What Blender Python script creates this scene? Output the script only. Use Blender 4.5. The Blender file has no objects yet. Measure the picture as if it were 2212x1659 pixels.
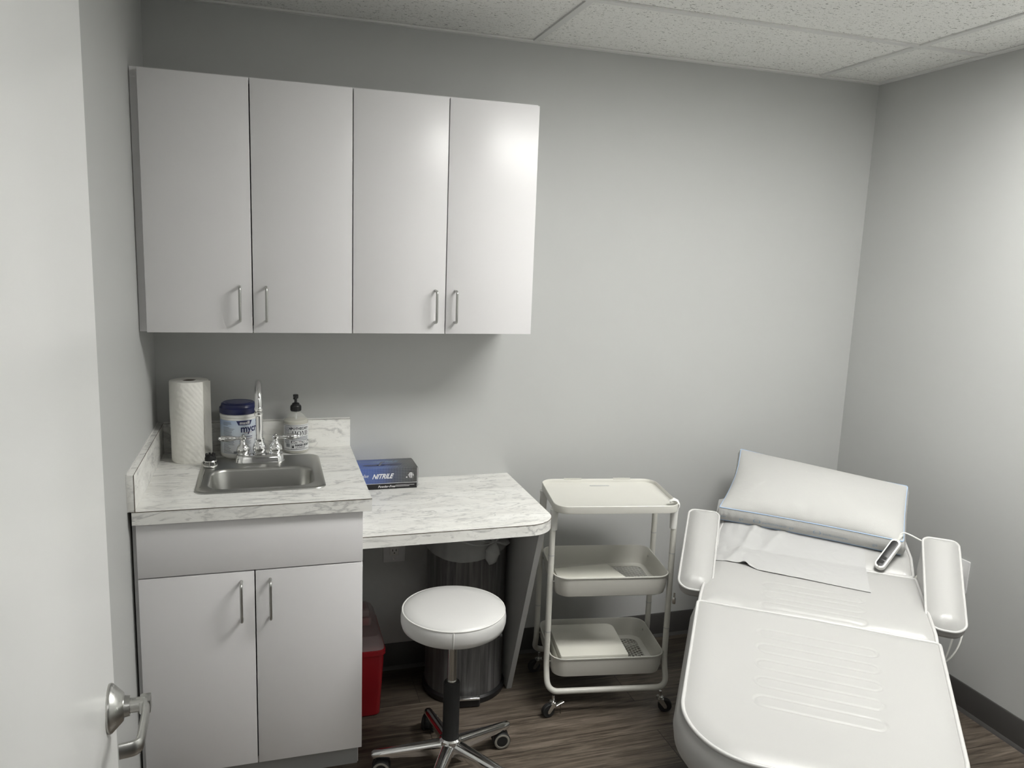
import bpy, bmesh, math, random
import numpy as np
from mathutils import Vector, Matrix
random.seed(7)
SC = bpy.context.scene
COL = SC.collection
# ---------------------------------------------------------------- camera
yaw, pitch, roll, fpx = 0.30682, -0.16737, 0.03746, 1686.39
F = Vector((math.sin(yaw)*math.cos(pitch), math.cos(yaw)*math.cos(pitch), math.sin(pitch)))
R0 = Vector((math.cos(yaw), -math.sin(yaw), 0)); U0 = R0.cross(F)
RR = math.cos(roll)*R0 + math.sin(roll)*U0
UU = -math.sin(roll)*R0 + math.cos(roll)*U0
cam = bpy.data.cameras.new('camera'); cam.sensor_width = 36; cam.lens = fpx/2212*36; cam.clip_start = .02
co = bpy.data.objects.new('camera', cam); COL.objects.link(co)
m = Matrix((RR, UU, -F)).transposed().to_4x4(); m.translation = Vector((.3618, -2.8236, 1.6221)); co.matrix_world = m
SC.camera = co
# ---------------------------------------------------------------- world, exposure
w = bpy.data.worlds.new('world'); SC.world = w; w.use_nodes = True
w.node_tree.nodes['Background'].inputs[0].default_value = (.9, .95, 1, 1)
w.node_tree.nodes['Background'].inputs[1].default_value = .05
SC.view_settings.view_transform = 'Standard'; SC.view_settings.look = 'None'
SC.view_settings.gamma = 1; SC.view_settings.use_curve_mapping = False
SC.view_settings.exposure = 0.2
LIGHT = 23.5       # radiance of the recessed ceiling fixture
HALL_FILL = 5.0  # radiance of the added hallway fill panel
H = 2.3684; W = 2.8147; YF = -2.39
GX = [0.0749 + 1.2192*k for k in range(3)]; GY = [-.5212 - .6096*k for k in range(4)]

# ---------------------------------------------------------------- helpers
WM = {}
def wm(o): return WM.get(o.name, Matrix.Identity(4))
def tag(o, label=None, cat=None, group=None, kind=None):
    if label: o['label'] = label
    if cat: o['category'] = cat
    if group: o['group'] = group
    if kind: o['kind'] = kind
    return o
def empty(name, loc, rz=0, label=None, cat=None, group=None, kind=None):
    o = bpy.data.objects.new(name, None); COL.objects.link(o); o.empty_display_size = .05
    mm = Matrix.Translation(loc) @ Matrix.Rotation(rz, 4, 'Z'); o.matrix_world = mm; WM[o.name] = mm
    return tag(o, label, cat, group, kind)
def link(name, me, mat, parent, local=False, angle=35):
    me.name = name
    if mat is not None and not me.materials:
        for x in (mat if isinstance(mat, (list, tuple)) else [mat]): me.materials.append(x)
    o = bpy.data.objects.new(name, me); COL.objects.link(o)
    if parent is not None:
        o.parent = parent; WM[o.name] = wm(parent)
        if not local: me.transform(wm(parent).inverted())
    if angle is not None:
        me.shade_smooth(); me.set_sharp_from_angle(angle=math.radians(angle))
    return o
def obj(name, bm, mat, parent=None, local=False, angle=35):
    bmesh.ops.recalc_face_normals(bm, faces=bm.faces)
    me = bpy.data.meshes.new(name); bm.to_mesh(me); bm.free()
    return link(name, me, mat, parent, local, angle)
def multi(name, bms, mat, parent=None, local=False, angle=35):
    return [obj(name, q_, mat, parent, local, angle) for q_ in bms]
def nb(fn, *a, **k):
    q_ = bmesh.new(); fn(q_, *a, **k); return q_
def box(bm, x0, x1, y0, y1, z0, z1, bev=0, seg=2, M=None):
    b = bmesh.new(); bmesh.ops.create_cube(b, size=1)
    for v in b.verts: v.co = Vector(((x0+x1)/2+v.co.x*(x1-x0), (y0+y1)/2+v.co.y*(y1-y0), (z0+z1)/2+v.co.z*(z1-z0)))
    if bev: bmesh.ops.bevel(b, geom=b.edges[:], offset=bev, segments=seg, profile=.5, affect='EDGES')
    if M is not None: b.transform(M)
    merge(bm, b); return bm
def merge(bm, b):
    t = bpy.data.meshes.new('t'); b.to_mesh(t); b.free(); bm.from_mesh(t); bpy.data.meshes.remove(t)
def lathe(bm, prof, c=(0, 0, 0), seg=48, M=None, cap=True):
    b = bmesh.new(); rings = []
    for r, z in prof:
        if r < 1e-6: rings.append([b.verts.new((0, 0, z))])
        else: rings.append([b.verts.new((r*math.cos(2*math.pi*i/seg), r*math.sin(2*math.pi*i/seg), z)) for i in range(seg)])
    for a, d in zip(rings, rings[1:]):
        for i in range(seg):
            j = (i+1) % seg
            if len(a) == 1 and len(d) == 1: continue
            if len(a) == 1: b.faces.new((a[0], d[i], d[j]))
            elif len(d) == 1: b.faces.new((a[i], a[j], d[0]))
            else: b.faces.new((a[i], a[j], d[j], d[i]))
    if cap:
        for r in (rings[0], rings[-1]):
            if len(r) > 1: b.faces.new(r)
    bmesh.ops.recalc_face_normals(b, faces=b.faces)
    mm = Matrix.Translation(c)
    if M is not None: mm = mm @ M
    b.transform(mm); merge(bm, b); return bm
def spline(pts, n=8, closed=False):
    P = [Vector(p) for p in pts]; out = []
    N = len(P)
    for i in range(N if closed else N-1):
        if closed: a, b, c, d = P[i-1], P[i], P[(i+1) % N], P[(i+2) % N]
        else: a = P[i-1] if i else 2*P[0]-P[1]; b = P[i]; c = P[i+1]; d = P[i+2] if i+2 < N else 2*P[-1]-P[-2]
        for k in range(n):
            t = k/n
            out.append(.5*((2*b)+(c-a)*t+(2*a-5*b+4*c-d)*t*t+(3*b-a-3*c+d)*t**3))
    if not closed: out.append(P[-1])
    return out
def fillet(pts, r, n=6):
    P = [Vector(p) for p in pts]; out = [P[0]]
    for i in range(1, len(P)-1):
        a = (P[i-1]-P[i]); c = (P[i+1]-P[i]); rr = min(r, a.length*.49, c.length*.49)
        A = P[i]+a.normalized()*rr; C = P[i]+c.normalized()*rr
        for k in range(n+1):
            t = k/n; out.append((1-t)**2*A+2*t*(1-t)*P[i]+t*t*C)
    out.append(P[-1]); return out
def tube(bm, pts, r, seg=12, closed=False, cap=True, sx=1, sy=1):
    P = [Vector(p) for p in pts]; N = len(P); b = bmesh.new(); rings = []
    rr = r if isinstance(r, (list, tuple)) else [r]*N
    def tan(i):
        if closed: return (P[(i+1) % N]-P[i-1]).normalized()
        return (P[min(i+1, N-1)]-P[max(i-1, 0)]).normalized()
    t = tan(0); up = Vector((0, 0, 1)) if abs(t.z) < .9 else Vector((0, 1, 0))
    nrm = (up-up.dot(t)*t).normalized()
    for i in range(N):
        t = tan(i); nrm = (nrm-nrm.dot(t)*t).normalized(); bn = t.cross(nrm)
        rings.append([b.verts.new(P[i]+rr[i]*(sx*math.cos(2*math.pi*k/seg)*nrm+sy*math.sin(2*math.pi*k/seg)*bn)) for k in range(seg)])
    for i in range(N if closed else N-1):
        A, B = rings[i], rings[(i+1) % N]
        off = 0
        if closed and i == N-1:
            off = min(range(seg), key=lambda s: (A[0].co-B[s].co).length)
        for k in range(seg):
            b.faces.new((A[k], A[(k+1) % seg], B[(k+1+off) % seg], B[(k+off) % seg]))
    if cap and not closed: b.faces.new(rings[0]); b.faces.new(rings[-1])
    bmesh.ops.recalc_face_normals(b, faces=b.faces)
    merge(bm, b); return bm
def rrect(x0, x1, y0, y1, r, n=8):
    rs = r if isinstance(r, (list, tuple)) else [r]*4      # corners: x1y1, x0y1, x0y0, x1y0
    out = []
    for (cx, cy, a), q in zip(((x1, y1, 0), (x0, y1, 90), (x0, y0, 180), (x1, y0, 270)), rs):
        sx = -1 if cx == x1 else 1; sy = -1 if cy == y1 else 1
        if q <= 0: out.append((cx, cy)); continue
        for k in range(n+1):
            t = math.radians(a+90*k/n); out.append((cx+sx*q+q*math.cos(t), cy+sy*q+q*math.sin(t)))
    return out
def prism(bm, poly, z0, z1, bev=0, M=None, segs=2):
    b = bmesh.new(); vs = [b.verts.new((x, y, z0)) for x, y in poly]; f = b.faces.new(vs)
    r = bmesh.ops.extrude_face_region(b, geom=[f])
    for v in r['geom']:
        if isinstance(v, bmesh.types.BMVert): v.co.z = z1
    bmesh.ops.recalc_face_normals(b, faces=b.faces)
    if bev:
        es = [e for e in b.edges if abs(e.verts[0].co.z-e.verts[1].co.z) < 1e-7]
        bmesh.ops.bevel(b, geom=es, offset=bev, segments=segs, profile=.5, affect='EDGES')
    if M is not None: b.transform(M)
    merge(bm, b); return bm
def loft(bm, loops, capa=True, capb=True):
    b = bmesh.new(); L = [[b.verts.new(p) for p in l] for l in loops]; n = len(loops[0])
    for A, B in zip(L, L[1:]):
        for i in range(n): b.faces.new((A[i], A[(i+1) % n], B[(i+1) % n], B[i]))
    if capa: b.faces.new(L[0])
    if capb: b.faces.new(L[-1])
    merge(bm, b); return bm
def text_geo(s, size, shear=0, bold=0, align='CENTER'):
    c = bpy.data.curves.new('t', 'FONT'); c.body = s; c.size = size; c.shear = shear; c.offset = bold; c.align_x = align
    c.resolution_u = 3
    o = bpy.data.objects.new('t', c); COL.objects.link(o)
    dg = bpy.context.evaluated_depsgraph_get(); me = bpy.data.meshes.new_from_object(o.evaluated_get(dg))
    V = [tuple(v.co) for v in me.vertices]; Fc = [tuple(p.vertices) for p in me.polygons]
    bpy.data.objects.remove(o); bpy.data.curves.remove(c); bpy.data.meshes.remove(me); return V, Fc
class Flat:
    """2D ink that is mapped onto a surface: a list of polygons in (u,v)"""
    def __init__(s): s.V = []; s.F = []
    def text(s, t, x, y, size, shear=0, bold=0, align='CENTER', sx=1):
        V, Fc = text_geo(t, size, shear, bold, align); n = len(s.V)
        s.V += [(v[0]*sx+x, v[1]+y) for v in V]; s.F += [tuple(i+n for i in f) for f in Fc]; return s
    def rect(s, x0, x1, y0, y1, div=1):
        for k in range(div):
            a = x0+(x1-x0)*k/div; b = x0+(x1-x0)*(k+1)/div
            n = len(s.V); s.V += [(a, y0), (b, y0), (b, y1), (a, y1)]; s.F.append((n, n+1, n+2, n+3))
        return s
    def poly(s, pts): n = len(s.V); s.V += pts; s.F.append(tuple(range(n, n+len(pts)))); return s
    def ellipse(s, x, y, rx, ry, n=24): return s.poly([(x+rx*math.cos(2*math.pi*k/n), y+ry*math.sin(2*math.pi*k/n)) for k in range(n)])
    def ring(s, x, y, rx, ry, t, n=24):
        for k in range(n):
            a, b = 2*math.pi*k/n, 2*math.pi*(k+1)/n
            s.poly([(x+rx*math.cos(a), y+ry*math.sin(a)), (x+rx*math.cos(b), y+ry*math.sin(b)), (x+(rx-t)*math.cos(b), y+(ry-t)*math.sin(b)), (x+(rx-t)*math.cos(a), y+(ry-t)*math.sin(a))])
        return s
    def build(s, name, fn, mat, parent):
        me = bpy.data.meshes.new(name); me.from_pydata([fn(*v) for v in s.V], [], s.F); me.update()
        return link(name, me, mat, parent, angle=None)

# ---------------------------------------------------------------- materials
class N:
    def __init__(s, name):
        s.m = bpy.data.materials.new(name); s.m.use_nodes = True; s.t = s.m.node_tree; s.b = s.t.nodes['Principled BSDF']
    def n(s, typ, **kw):
        x = s.t.nodes.new(typ)
        for k, v in kw.items():
            if k.startswith('i_'):
                k = k[2:]; k = int(k) if k.isdigit() else k.replace('_', ' '); x.inputs[k].default_value = v
            else: setattr(x, k, v)
        return x
    def l(s, a, b): s.t.links.new(a, b)
    def coords(s, scale=(1, 1, 1), rot=(0, 0, 0), loc=(0, 0, 0), which='Object'):
        c = s.n('ShaderNodeTexCoord'); mp = s.n('ShaderNodeMapping'); mp.inputs['Scale'].default_value = scale; mp.inputs['Rotation'].default_value = rot; mp.inputs['Location'].default_value = loc
        s.l(c.outputs[which], mp.inputs[0]); return mp.outputs[0]
    def noise(s, v, scale, detail=4, rough=.5, dist=0):
        x = s.n('ShaderNodeTexNoise'); x.inputs['Scale'].default_value = scale; x.inputs['Detail'].default_value = detail; x.inputs['Roughness'].default_value = rough; x.inputs['Distortion'].default_value = dist
        if v is not None: s.l(v, x.inputs['Vector'])
        return x.outputs['Fac']
    def math(s, op, a, b=None, clamp=False):
        x = s.n('ShaderNodeMath', operation=op, use_clamp=clamp)
        for i, q in enumerate((a, b)):
            if q is None: continue
            if isinstance(q, (int, float)): x.inputs[i].default_value = q
            else: s.l(q, x.inputs[i])
        return x.outputs[0]
    def ramp(s, f, stops):
        x = s.n('ShaderNodeValToRGB'); e = x.color_ramp.elements
        while len(e) < len(stops): e.new(.5)
        for q, (p, c) in zip(e, stops): q.position = p; q.color = (*c, 1) if len(c) == 3 else c
        s.l(f, x.inputs[0]); return x.outputs[0]
    def mix(s, f, a, b, mode='MIX'):
        x = s.n('ShaderNodeMix', data_type='RGBA', blend_type=mode)
        for i, q in ((0, f), (6, a), (7, b)):
            if isinstance(q, (int, float)): x.inputs[i].default_value = q
            elif isinstance(q, tuple): x.inputs[i].default_value = (*q, 1) if len(q) == 3 else q
            else: s.l(q, x.inputs[i])
        return x.outputs[2]
    def bump(s, h, strength=.3, dist=.001):
        x = s.n('ShaderNodeBump'); x.inputs['Strength'].default_value = strength; x.inputs['Distance'].default_value = dist
        s.l(h, x.inputs['Height']); s.l(x.outputs[0], s.b.inputs['Normal'])
    def set(s, color=None, rough=None, metal=None, **kw):
        if color is not None:
            if isinstance(color, tuple): s.b.inputs['Base Color'].default_value = (*color, 1)
            else: s.l(color, s.b.inputs['Base Color'])
        if rough is not None:
            if isinstance(rough, (int, float)): s.b.inputs['Roughness'].default_value = rough
            else: s.l(rough, s.b.inputs['Roughness'])
        if metal is not None: s.b.inputs['Metallic'].default_value = metal
        for k, v in kw.items(): s.b.inputs[k.replace('_', ' ')].default_value = v
        return s
def paint(name, c, rough=.5, bump=0, scale=200, var=.03, metal=0, **kw):
    q = N(name); v = q.coords()
    nz = q.noise(v, 6, 3)
    col = q.mix(nz, tuple(x*(1-var) for x in c), tuple(min(1, x*(1+var)) for x in c))
    q.set(col, rough, metal, **kw)
    if bump: q.bump(q.noise(v, scale, 3), bump, .001)
    return q.m
M = {}
M['wall'] = paint('wall_paint', (.49, .497, .487), .55, .12, 260, .01)
M['hall'] = paint('hall_paint', (.55, .55, .54), .6)
M['door'] = paint('door_paint', (.82, .825, .81), .3, .05, 120, .01)
M['cab'] = paint('cabinet_laminate', (.76, .75, .755), .32, .03, 400, .008)
M['cab_in'] = paint('cabinet_edge', (.46, .465, .46), .45)
M['dark'] = paint('dark_gap', (.02, .02, .022), .7)
M['base'] = paint('cove_base_rubber', (.055, .052, .05), .5, .05, 100)
M['grid'] = paint('ceiling_grid', (.73, .73, .71), .45)
M['white_metal'] = paint('white_powder_coat', (.62, .613, .565), .35, .03, 500, .01)
M['white_plastic'] = paint('white_plastic', (.76, .755, .73), .35, .0, 10, .01)
M['plate'] = paint('plate_plastic', (.7, .7, .7), .4, 0, 10, .01)
M['vinyl'] = paint('white_vinyl', (.41, .408, .397), .38, .08, 450, .01)
M['vinyl_piping'] = paint('vinyl_piping', (.52, .517, .505), .35, 0, 10, .01)
M['stool_vinyl'] = paint('stool_vinyl', (.63, .627, .615), .35, .05, 450, .01)
M['black'] = paint('black_plastic', (.012, .012, .013), .4, .03, 300)
M['rubber'] = paint('dark_rubber', (.010, .010, .010), .7)
M['ring'] = paint('grey_tyre_ring', (.25, .24, .21), .5)
M['navy'] = paint('navy_plastic', (.012, .016, .075), .28)
M['ink'] = paint('black_ink', (.012, .012, .018), .5)
M['navy_ink'] = paint('navy_ink', (.015, .02, .09), .5)
M['grey_ink'] = paint('grey_ink', (.16, .17, .2), .6)
M['white_ink'] = paint('white_ink', (.8, .8, .8), .5)
M['red_ink'] = paint('brown_ink', (.3, .13, .1), .5)
M['blue_ink'] = paint('pale_blue_ink', (.24, .32, .42), .7)
M['paper_label'] = paint('label_paper', (.68, .69, .69), .5)
M['red'] = paint('red_plastic', (.32, .008, .015), .35)
M['sheet_paper'] = paint('drape_paper', (.70, .69, .62), .75, .2, 90, .02)
M['cable'] = paint('white_cable', (.7, .7, .66), .4)
M['pillow_pipe'] = paint('blue_piping', (.38, .52, .72), .7)
def metal(name, c, rough, bump=0, stretch=(1, 1, 1), scale=300):
    q = N(name); v = q.coords(stretch); nz = q.noise(v, scale, 2)
    q.set(c, q.math('ADD', q.math('MULTIPLY', nz, .12), rough-.06), 1)
    if bump: q.bump(nz, bump, .0004)
    return q.m
M['chrome'] = metal('chrome', (.85, .85, .85), .08)
M['nickel'] = metal('satin_nickel', (.52, .52, .50), .3, .1, (1, 1, .05), 500)
M['steel'] = metal('brushed_sink_steel', (.42, .42, .40), .33, .15, (.06, 1, 1), 500)
M['steel2'] = metal('bright_steel', (.6, .6, .58), .22)
def marble(name, rot, stretch, upright=False):
    q = N(name); v = q.coords(stretch, rot); v2 = q.coords((1, 1, 1))
    cl = q.noise(v, 5, 5, .6, .4)
    base = q.ramp(cl, [(.32, (.74, .735, .70)), (.5, (.83, .825, .79)), (.7, (.87, .87, .84))])
    def vein(sc, w, seed, dist, soft=.35):
        vv = q.n('ShaderNodeVectorMath', operation='ADD'); vv.inputs[1].default_value = (seed, seed*1.7, seed*.3); q.l(v, vv.inputs[0])
        f = q.noise(vv.outputs[0], sc, 6, .55, dist)
        a = q.math('ABSOLUTE', q.math('SUBTRACT', f, .5))
        return q.ramp(a, [(0, (1, 1, 1)), (w*soft, (.6, .6, .6)), (w, (0, 0, 0))])
    msk = q.ramp(q.noise(v2, 9, 3), [(.36, (0, 0, 0)), (.56, (1, 1, 1))])
    if upright:
        a_ = q.mix(1.0, vein(4.5, .045, 0, .7), msk, 'MULTIPLY'); b_ = vein(9, .016, 5.2, .5); k = (.60, .30)
    else:
        a_ = q.mix(1.0, vein(5.5, .026, 0, .8), msk, 'MULTIPLY'); b_ = vein(10, .017, 5.2, .6); k = (.66, .40)
    c = q.mix(q.math('MULTIPLY', a_, k[0]), base, (.30, .30, .295))
    c = q.mix(q.math('MULTIPLY', b_, k[1]), c, (.38, .38, .37))
    blot = q.ramp(q.noise(v, 22, 2), [(.68, (0, 0, 0)), (.76, (1, 1, 1))])
    c = q.mix(q.math('MULTIPLY', blot, .5), c, (.33, .32, .31))
    q.set(c, .3); return q.m
M['marble'] = marble('marble_laminate', (0, 0, math.radians(20)), (.9, 3.2, 2.0))
M['marble_side'] = marble('marble_laminate_upright', (0, math.radians(42), math.radians(10)), (1.2, 1.4, 3.6), True)
# floor: vinyl wood planks running along x
q = N('wood_plank_floor'); v = q.coords((1, 1, 1), loc=(.35, .08, 0))
br = q.n('ShaderNodeTexBrick', i_Scale=1.0, i_Mortar_Size=.0012, i_Brick_Width=1.22, i_Row_Height=.18, i_Mortar_Smooth=.2)
br.offset = .37; br.inputs['Color1'].default_value = (0, 0, 0, 1); br.inputs['Color2'].default_value = (1, 1, 1, 1); br.inputs['Mortar'].default_value = (.5, .5, .5, 1)
q.l(v, br.inputs['Vector'])
vs = q.n('ShaderNodeVectorMath', operation='MULTIPLY'); vs.inputs[1].default_value = (1.1, 13, 1); q.l(v, vs.inputs[0])
ofs = q.n('ShaderNodeVectorMath', operation='MULTIPLY_ADD'); ofs.inputs[1].default_value = (9, 5, 3); q.l(br.outputs['Color'], ofs.inputs[0]); q.l(vs.outputs[0], ofs.inputs[2])
g = q.noise(ofs.outputs[0], 2.2, 8, .65, 1.6)
col = q.ramp(g, [(.3, (.042, .031, .023)), (.46, (.105, .084, .064)), (.6, (.17, .14, .11)), (.75, (.24, .20, .16))])
v2 = q.n('ShaderNodeVectorMath', operation='MULTIPLY'); v2.inputs[1].default_value = (6, 90, 1); q.l(v, v2.inputs[0])
fine = q.noise(v2.outputs[0], 1.5, 4, .6)
col = q.mix(.55, col, q.ramp(fine, [(.35, (.3, .3, .3)), (.6, (1, 1, 1))]), 'MULTIPLY')
col = q.mix(q.math('MULTIPLY', q.n('ShaderNodeSeparateColor').outputs[0], 0), col, col)
col = q.mix(.35, col, br.outputs['Color'], 'OVERLAY')
col = q.mix(br.outputs['Fac'], col, (.02, .016, .012))
q.set(col, .42); q.bump(q.math('ADD', fine, q.math('MULTIPLY', br.outputs['Fac'], -2)), .15, .0015); M['floor'] = q.m
# acoustic tile
q = N('acoustic_tile'); v = q.coords((1, 1, 1)); v2 = q.coords((1, 1.9, 1), (0, 0, .5))
f1 = q.noise(v2, 95, 2, .5, 1.0); f2 = q.noise(v, 60, 2, .5)
pit = q.ramp(f1, [(.335, (1, 1, 1)), (.375, (0, 0, 0))])
pit2 = q.ramp(q.noise(v, 230, 1), [(.27, (1, 1, 1)), (.33, (0, 0, 0))])
c = q.mix(q.math('MULTIPLY', pit, .85), q.mix(f2, (.84, .84, .81), (.90, .90, .87)), (.2, .2, .18))
c = q.mix(q.math('MULTIPLY', pit2, .4), c, (.25, .25, .22))
q.set(c, .9); q.bump(q.math('MULTIPLY', pit, -1), .4, .003); M['tile'] = q.m
# trash can wood print
q = N('grey_wood_print'); v = q.coords((14, 14, .55)); g = q.noise(v, 4, 7, .65, .8)
q.set(q.ramp(g, [(.3, (.035, .034, .034)), (.5, (.085, .083, .082)), (.72, (.17, .165, .165))]), .35); M['wood_print'] = q.m
# towel
q = N('quilted_towel'); v = q.coords(); wv = q.n('ShaderNodeTexVoronoi', i_Scale=55.0); q.l(v, wv.inputs['Vector'])
wv2 = q.n('ShaderNodeTexWave', i_Scale=32.0, i_Distortion=2.5); wv2.bands_direction = 'DIAGONAL'; q.l(v, wv2.inputs[0])
q.set((.82, .81, .76), .9); q.bump(q.math('ADD', wv.outputs[0], q.math('MULTIPLY', wv2.outputs['Fac'], .35)), .38, .003); M['towel'] = q.m
M['cardboard'] = paint('cardboard', (.10, .075, .05), .8)
def glassy(name, c, rough, ior, alpha=1, trans=1):
    q = N(name); q.set(c, rough, 0, Transmission_Weight=trans, IOR=ior, Alpha=alpha); v = q.coords(); q.bump(q.noise(v, 8, 1), .02, .001); return q.m
M['bottle'] = glassy('clear_bottle', (.8, .8, .75), .06, 1.4, .30, 0)
M['liquid'] = glassy('pale_soap', (.62, .60, .50), .15, 1.33, .85, .0)
M['clear_lid'] = glassy('translucent_lid', (.7, .62, .62), .35, 1.2, .45, .4)
M['bag'] = glassy('thin_plastic_bag', (.60, .61, .60), .4, 1.1, .36, 0)
# pillow cloth, disposable sheet
q = N('pillow_cotton'); v = q.coords(); q.set((.46, .459, .445), .85); q.bump(q.math('ADD', q.noise(v, 500, 2), q.math('MULTIPLY', q.noise(v, 9, 3), 5)), .25, .002); M['pillow'] = q.m
q = N('bed_sheet_paper'); v = q.coords(); q.set((.43, .43, .425), .7); q.bump(q.noise(v, 14, 4, .5, 1), .35, .006); M['bed_sheet'] = q.m
# glove box grids
def glovemat(name, axis, lo, hi):
    q = N(name); c = q.n('ShaderNodeTexCoord'); s = q.n('ShaderNodeSeparateXYZ'); q.l(c.outputs['Object'], s.inputs[0])
    def bars(o, cell, th):
        f = q.math('FRACT', q.math('DIVIDE', q.math('ADD', o, 10), cell)); return q.math('LESS_THAN', f, th)
    g = q.math('MAXIMUM', bars(s.outputs['X'], .0056, .2), bars(s.outputs[axis], .0056, .2))
    t = q.n('ShaderNodeMapRange', i_1=lo, i_2=hi); q.l(s.outputs['X'], t.inputs[0])
    cell = q.ramp(t.outputs[0], [(0, (.055, .10, .33)), (.35, (.05, .09, .27)), (.65, (.025, .03, .055)), (1, (.01, .01, .011))])
    line = q.ramp(t.outputs[0], [(0, (.16, .23, .55)), (.45, (.17, .22, .42)), (.8, (.22, .23, .23)), (1, (.18, .18, .17))])
    q.set(q.mix(g, cell, line), .35); return q.m
M['glove_front'] = glovemat('glove_box_front_print', 'Z', .0, .235)
M['glove_top'] = glovemat('glove_box_top_print', 'Y', .04, .235)
def emis(name, c, s):
    q = N(name); q.set((.8, .8, .8), .5); q.b.inputs['Emission Color'].default_value = (*c, 1); q.b.inputs['Emission Strength'].default_value = s; return q.m
M['lamp'] = emis('lit_diffuser', (1, .993, .965), LIGHT)
M['hall_fill'] = emis('hall_fill_panel', (1, .993, .965), HALL_FILL)

# ---------------------------------------------------------------- setting
S = dict(kind='structure')
b = bmesh.new(); box(b, -1.0, W+.3, -4.3, .1, -.1, 0); tag(obj('floor', b, M['floor']), **S)
b = bmesh.new(); box(b, -.1, W+.1, 0, .1, 0, H+.29); tag(obj('wall_back', b, M['wall']), **S)
b = bmesh.new(); box(b, -.1, 0, YF-.12, 0, 0, H+.29); tag(obj('wall_left', b, M['wall']), **S)
b = bmesh.new(); box(b, W, W+.1, YF-.12, 0, 0, H+.29); tag(obj('wall_right', b, M['wall']), **S)
b = bmesh.new()
box(b, 0, .13, YF-.12, YF, 0, H+.29); box(b, 1.09, W, YF-.12, YF, 0, H+.29); box(b, .13, 1.09, YF-.12, YF, 2.07, H+.2)
tag(obj('wall_front', b, M['wall']), **S)
b = bmesh.new(); box(b, -1.0, W+.3, -4.4, -4.3, 0, H+.29); tag(obj('wall_hall', b, M['hall']), **S)
b = bmesh.new(); box(b, -1.1, -1.0, -4.3, YF-.12, 0, H+.29); box(b, -1.0, -.1, YF-.12, YF, 0, H+.29); tag(obj('wall_hall_side', b, M['hall']), **S)
b = bmesh.new(); box(b, W+.3, W+.4, -4.3, YF-.12, 0, H+.29); box(b, W+.1, W+.3, YF-.12, YF, 0, H+.29); tag(obj('wall_hall_end', b, M['hall']), **S)
# ceiling tiles lying in the grid (one slab per grid cell, fixture cell left open)
xs = [0]+GX+[W]; ys = [0]+GY+[YF]; ys = sorted(set(y for y in ys if y >= YF), reverse=True)
b = bmesh.new()
for i in range(len(xs)-1):
    for j in range(len(ys)-1):
        if abs(xs[i]-GX[1]) < 1e-6 and abs(ys[j]-GY[1]) < 1e-6: continue
        box(b, xs[i]+.002, xs[i+1]-.002, ys[j+1]+.002, ys[j]-.002, H+.004, H+.02)
box(b, -.1, W+.1, YF-.12, .1, H+.24, H+.29)
box(b, -1.1, W+.4, -4.4, YF-.12, H+.004, H+.03)
tag(obj('ceiling', b, M['tile']), **S)
b = bmesh.new(); hw = .012
for x in GX: box(b, x-hw, x+hw, YF, 0, H-.002, H+.0035)
for y in GY:
    xx = [0]+GX+[W]
    for i in range(len(xx)-1):
        box(b, xx[i]+(hw if i else 0), xx[i+1]-(hw if i < 3 else 0), y-hw, y+hw, H-.002, H+.0035)
for (x0, x1, y0, y1) in ((0, W, -.02, 0), (0, W, YF, YF+.02), (0, .02, YF+.02, -.02), (W-.02, W, YF+.02, -.02)):
    box(b, x0, x1, y0, y1, H-.004, H+.003)
for x in GX: box(b, x-.003, x+.003, YF+.02, -.02, H+.0035, H+.03)
tag(obj('trim_1', b, M['grid']), **S)
# rubber cove base
def cove(name, pts):
    b = bmesh.new(); prof = [(0, .0), (.016, .0), (.014, .004), (.007, .012), (.006, .10), (.004, .1042), (0, .1048)]
    (x0, y0), (x1, y1), (nx, ny) = pts
    loft(b, [[(x+nx*d, y+ny*d, z) for d, z in prof] for x, y in ((x0, y0), (x1, y1))])
    tag(obj(name, b, M['base']), **S)
cove('baseboard_back', ((.02, 0), (W, 0), (0, -1)))
cove('baseboard_right', ((W, -.001), (W, YF), (-1, 0)))
cove('baseboard_left', ((0, -.66), (0, YF), (1, 0)))
cove('baseboard_front', ((1.14, YF), (W, YF), (0, 1)))
b = bmesh.new()
for x0, x1 in ((.125, .143), (1.077, 1.095)): box(b, x0, x1, YF-.125, YF+.005, 0, 2.075)
box(b, .143, 1.077, YF-.125, YF+.005, 2.06, 2.075)
tag(obj('trim_2', b, M['cab_in']), **S)
# open door
DA = math.radians(92.7); ED = Vector((.3618-.186*1.36, -2.8236+.983*1.36, 0)); dd = Vector((math.cos(DA), math.sin(DA), 0))
HG = ED - dd*.91
d1 = empty('door_1', HG, DA); tag(d1, **S)
b = bmesh.new(); box(b, 0, .91, 0, .042, .012, 2.05, .002); obj('door_leaf', b, M['door'], d1, True)
hz = .884; hx = .91-.07
b = bmesh.new(); Rm = Matrix.Rotation(math.radians(90), 4, 'X')
lathe(b, [(0, 0), (.038, 0), (.0385, .003), (.0375, .006), (.022, .0215), (.0165, .023), (.0155, .031), (.0, .031)], (hx, 0, hz), 48, Rm)
hd = obj('door_handle', b, M['nickel'], d1, True, 30)
b = bmesh.new()
lathe(b, [(0, .030), (.0115, .030), (.0115, .050), (.0, .050)], (hx, 0, hz), 32, Rm)
pts = fillet([(hx, -.040, hz), (hx, -.054, hz), (hx-.04, -.056, hz), (hx-.118, -.055, hz), (hx-.122, -.028, hz)], .012, 6)
tube(b, pts, .0125, 16, sx=1.0, sy=.5)
box(b, hx-.013, hx+.0125, -.0615, -.045, hz-.0115, hz+.0115, .002)
obj('lever', b, M['nickel'], hd, True, 30)
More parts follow.
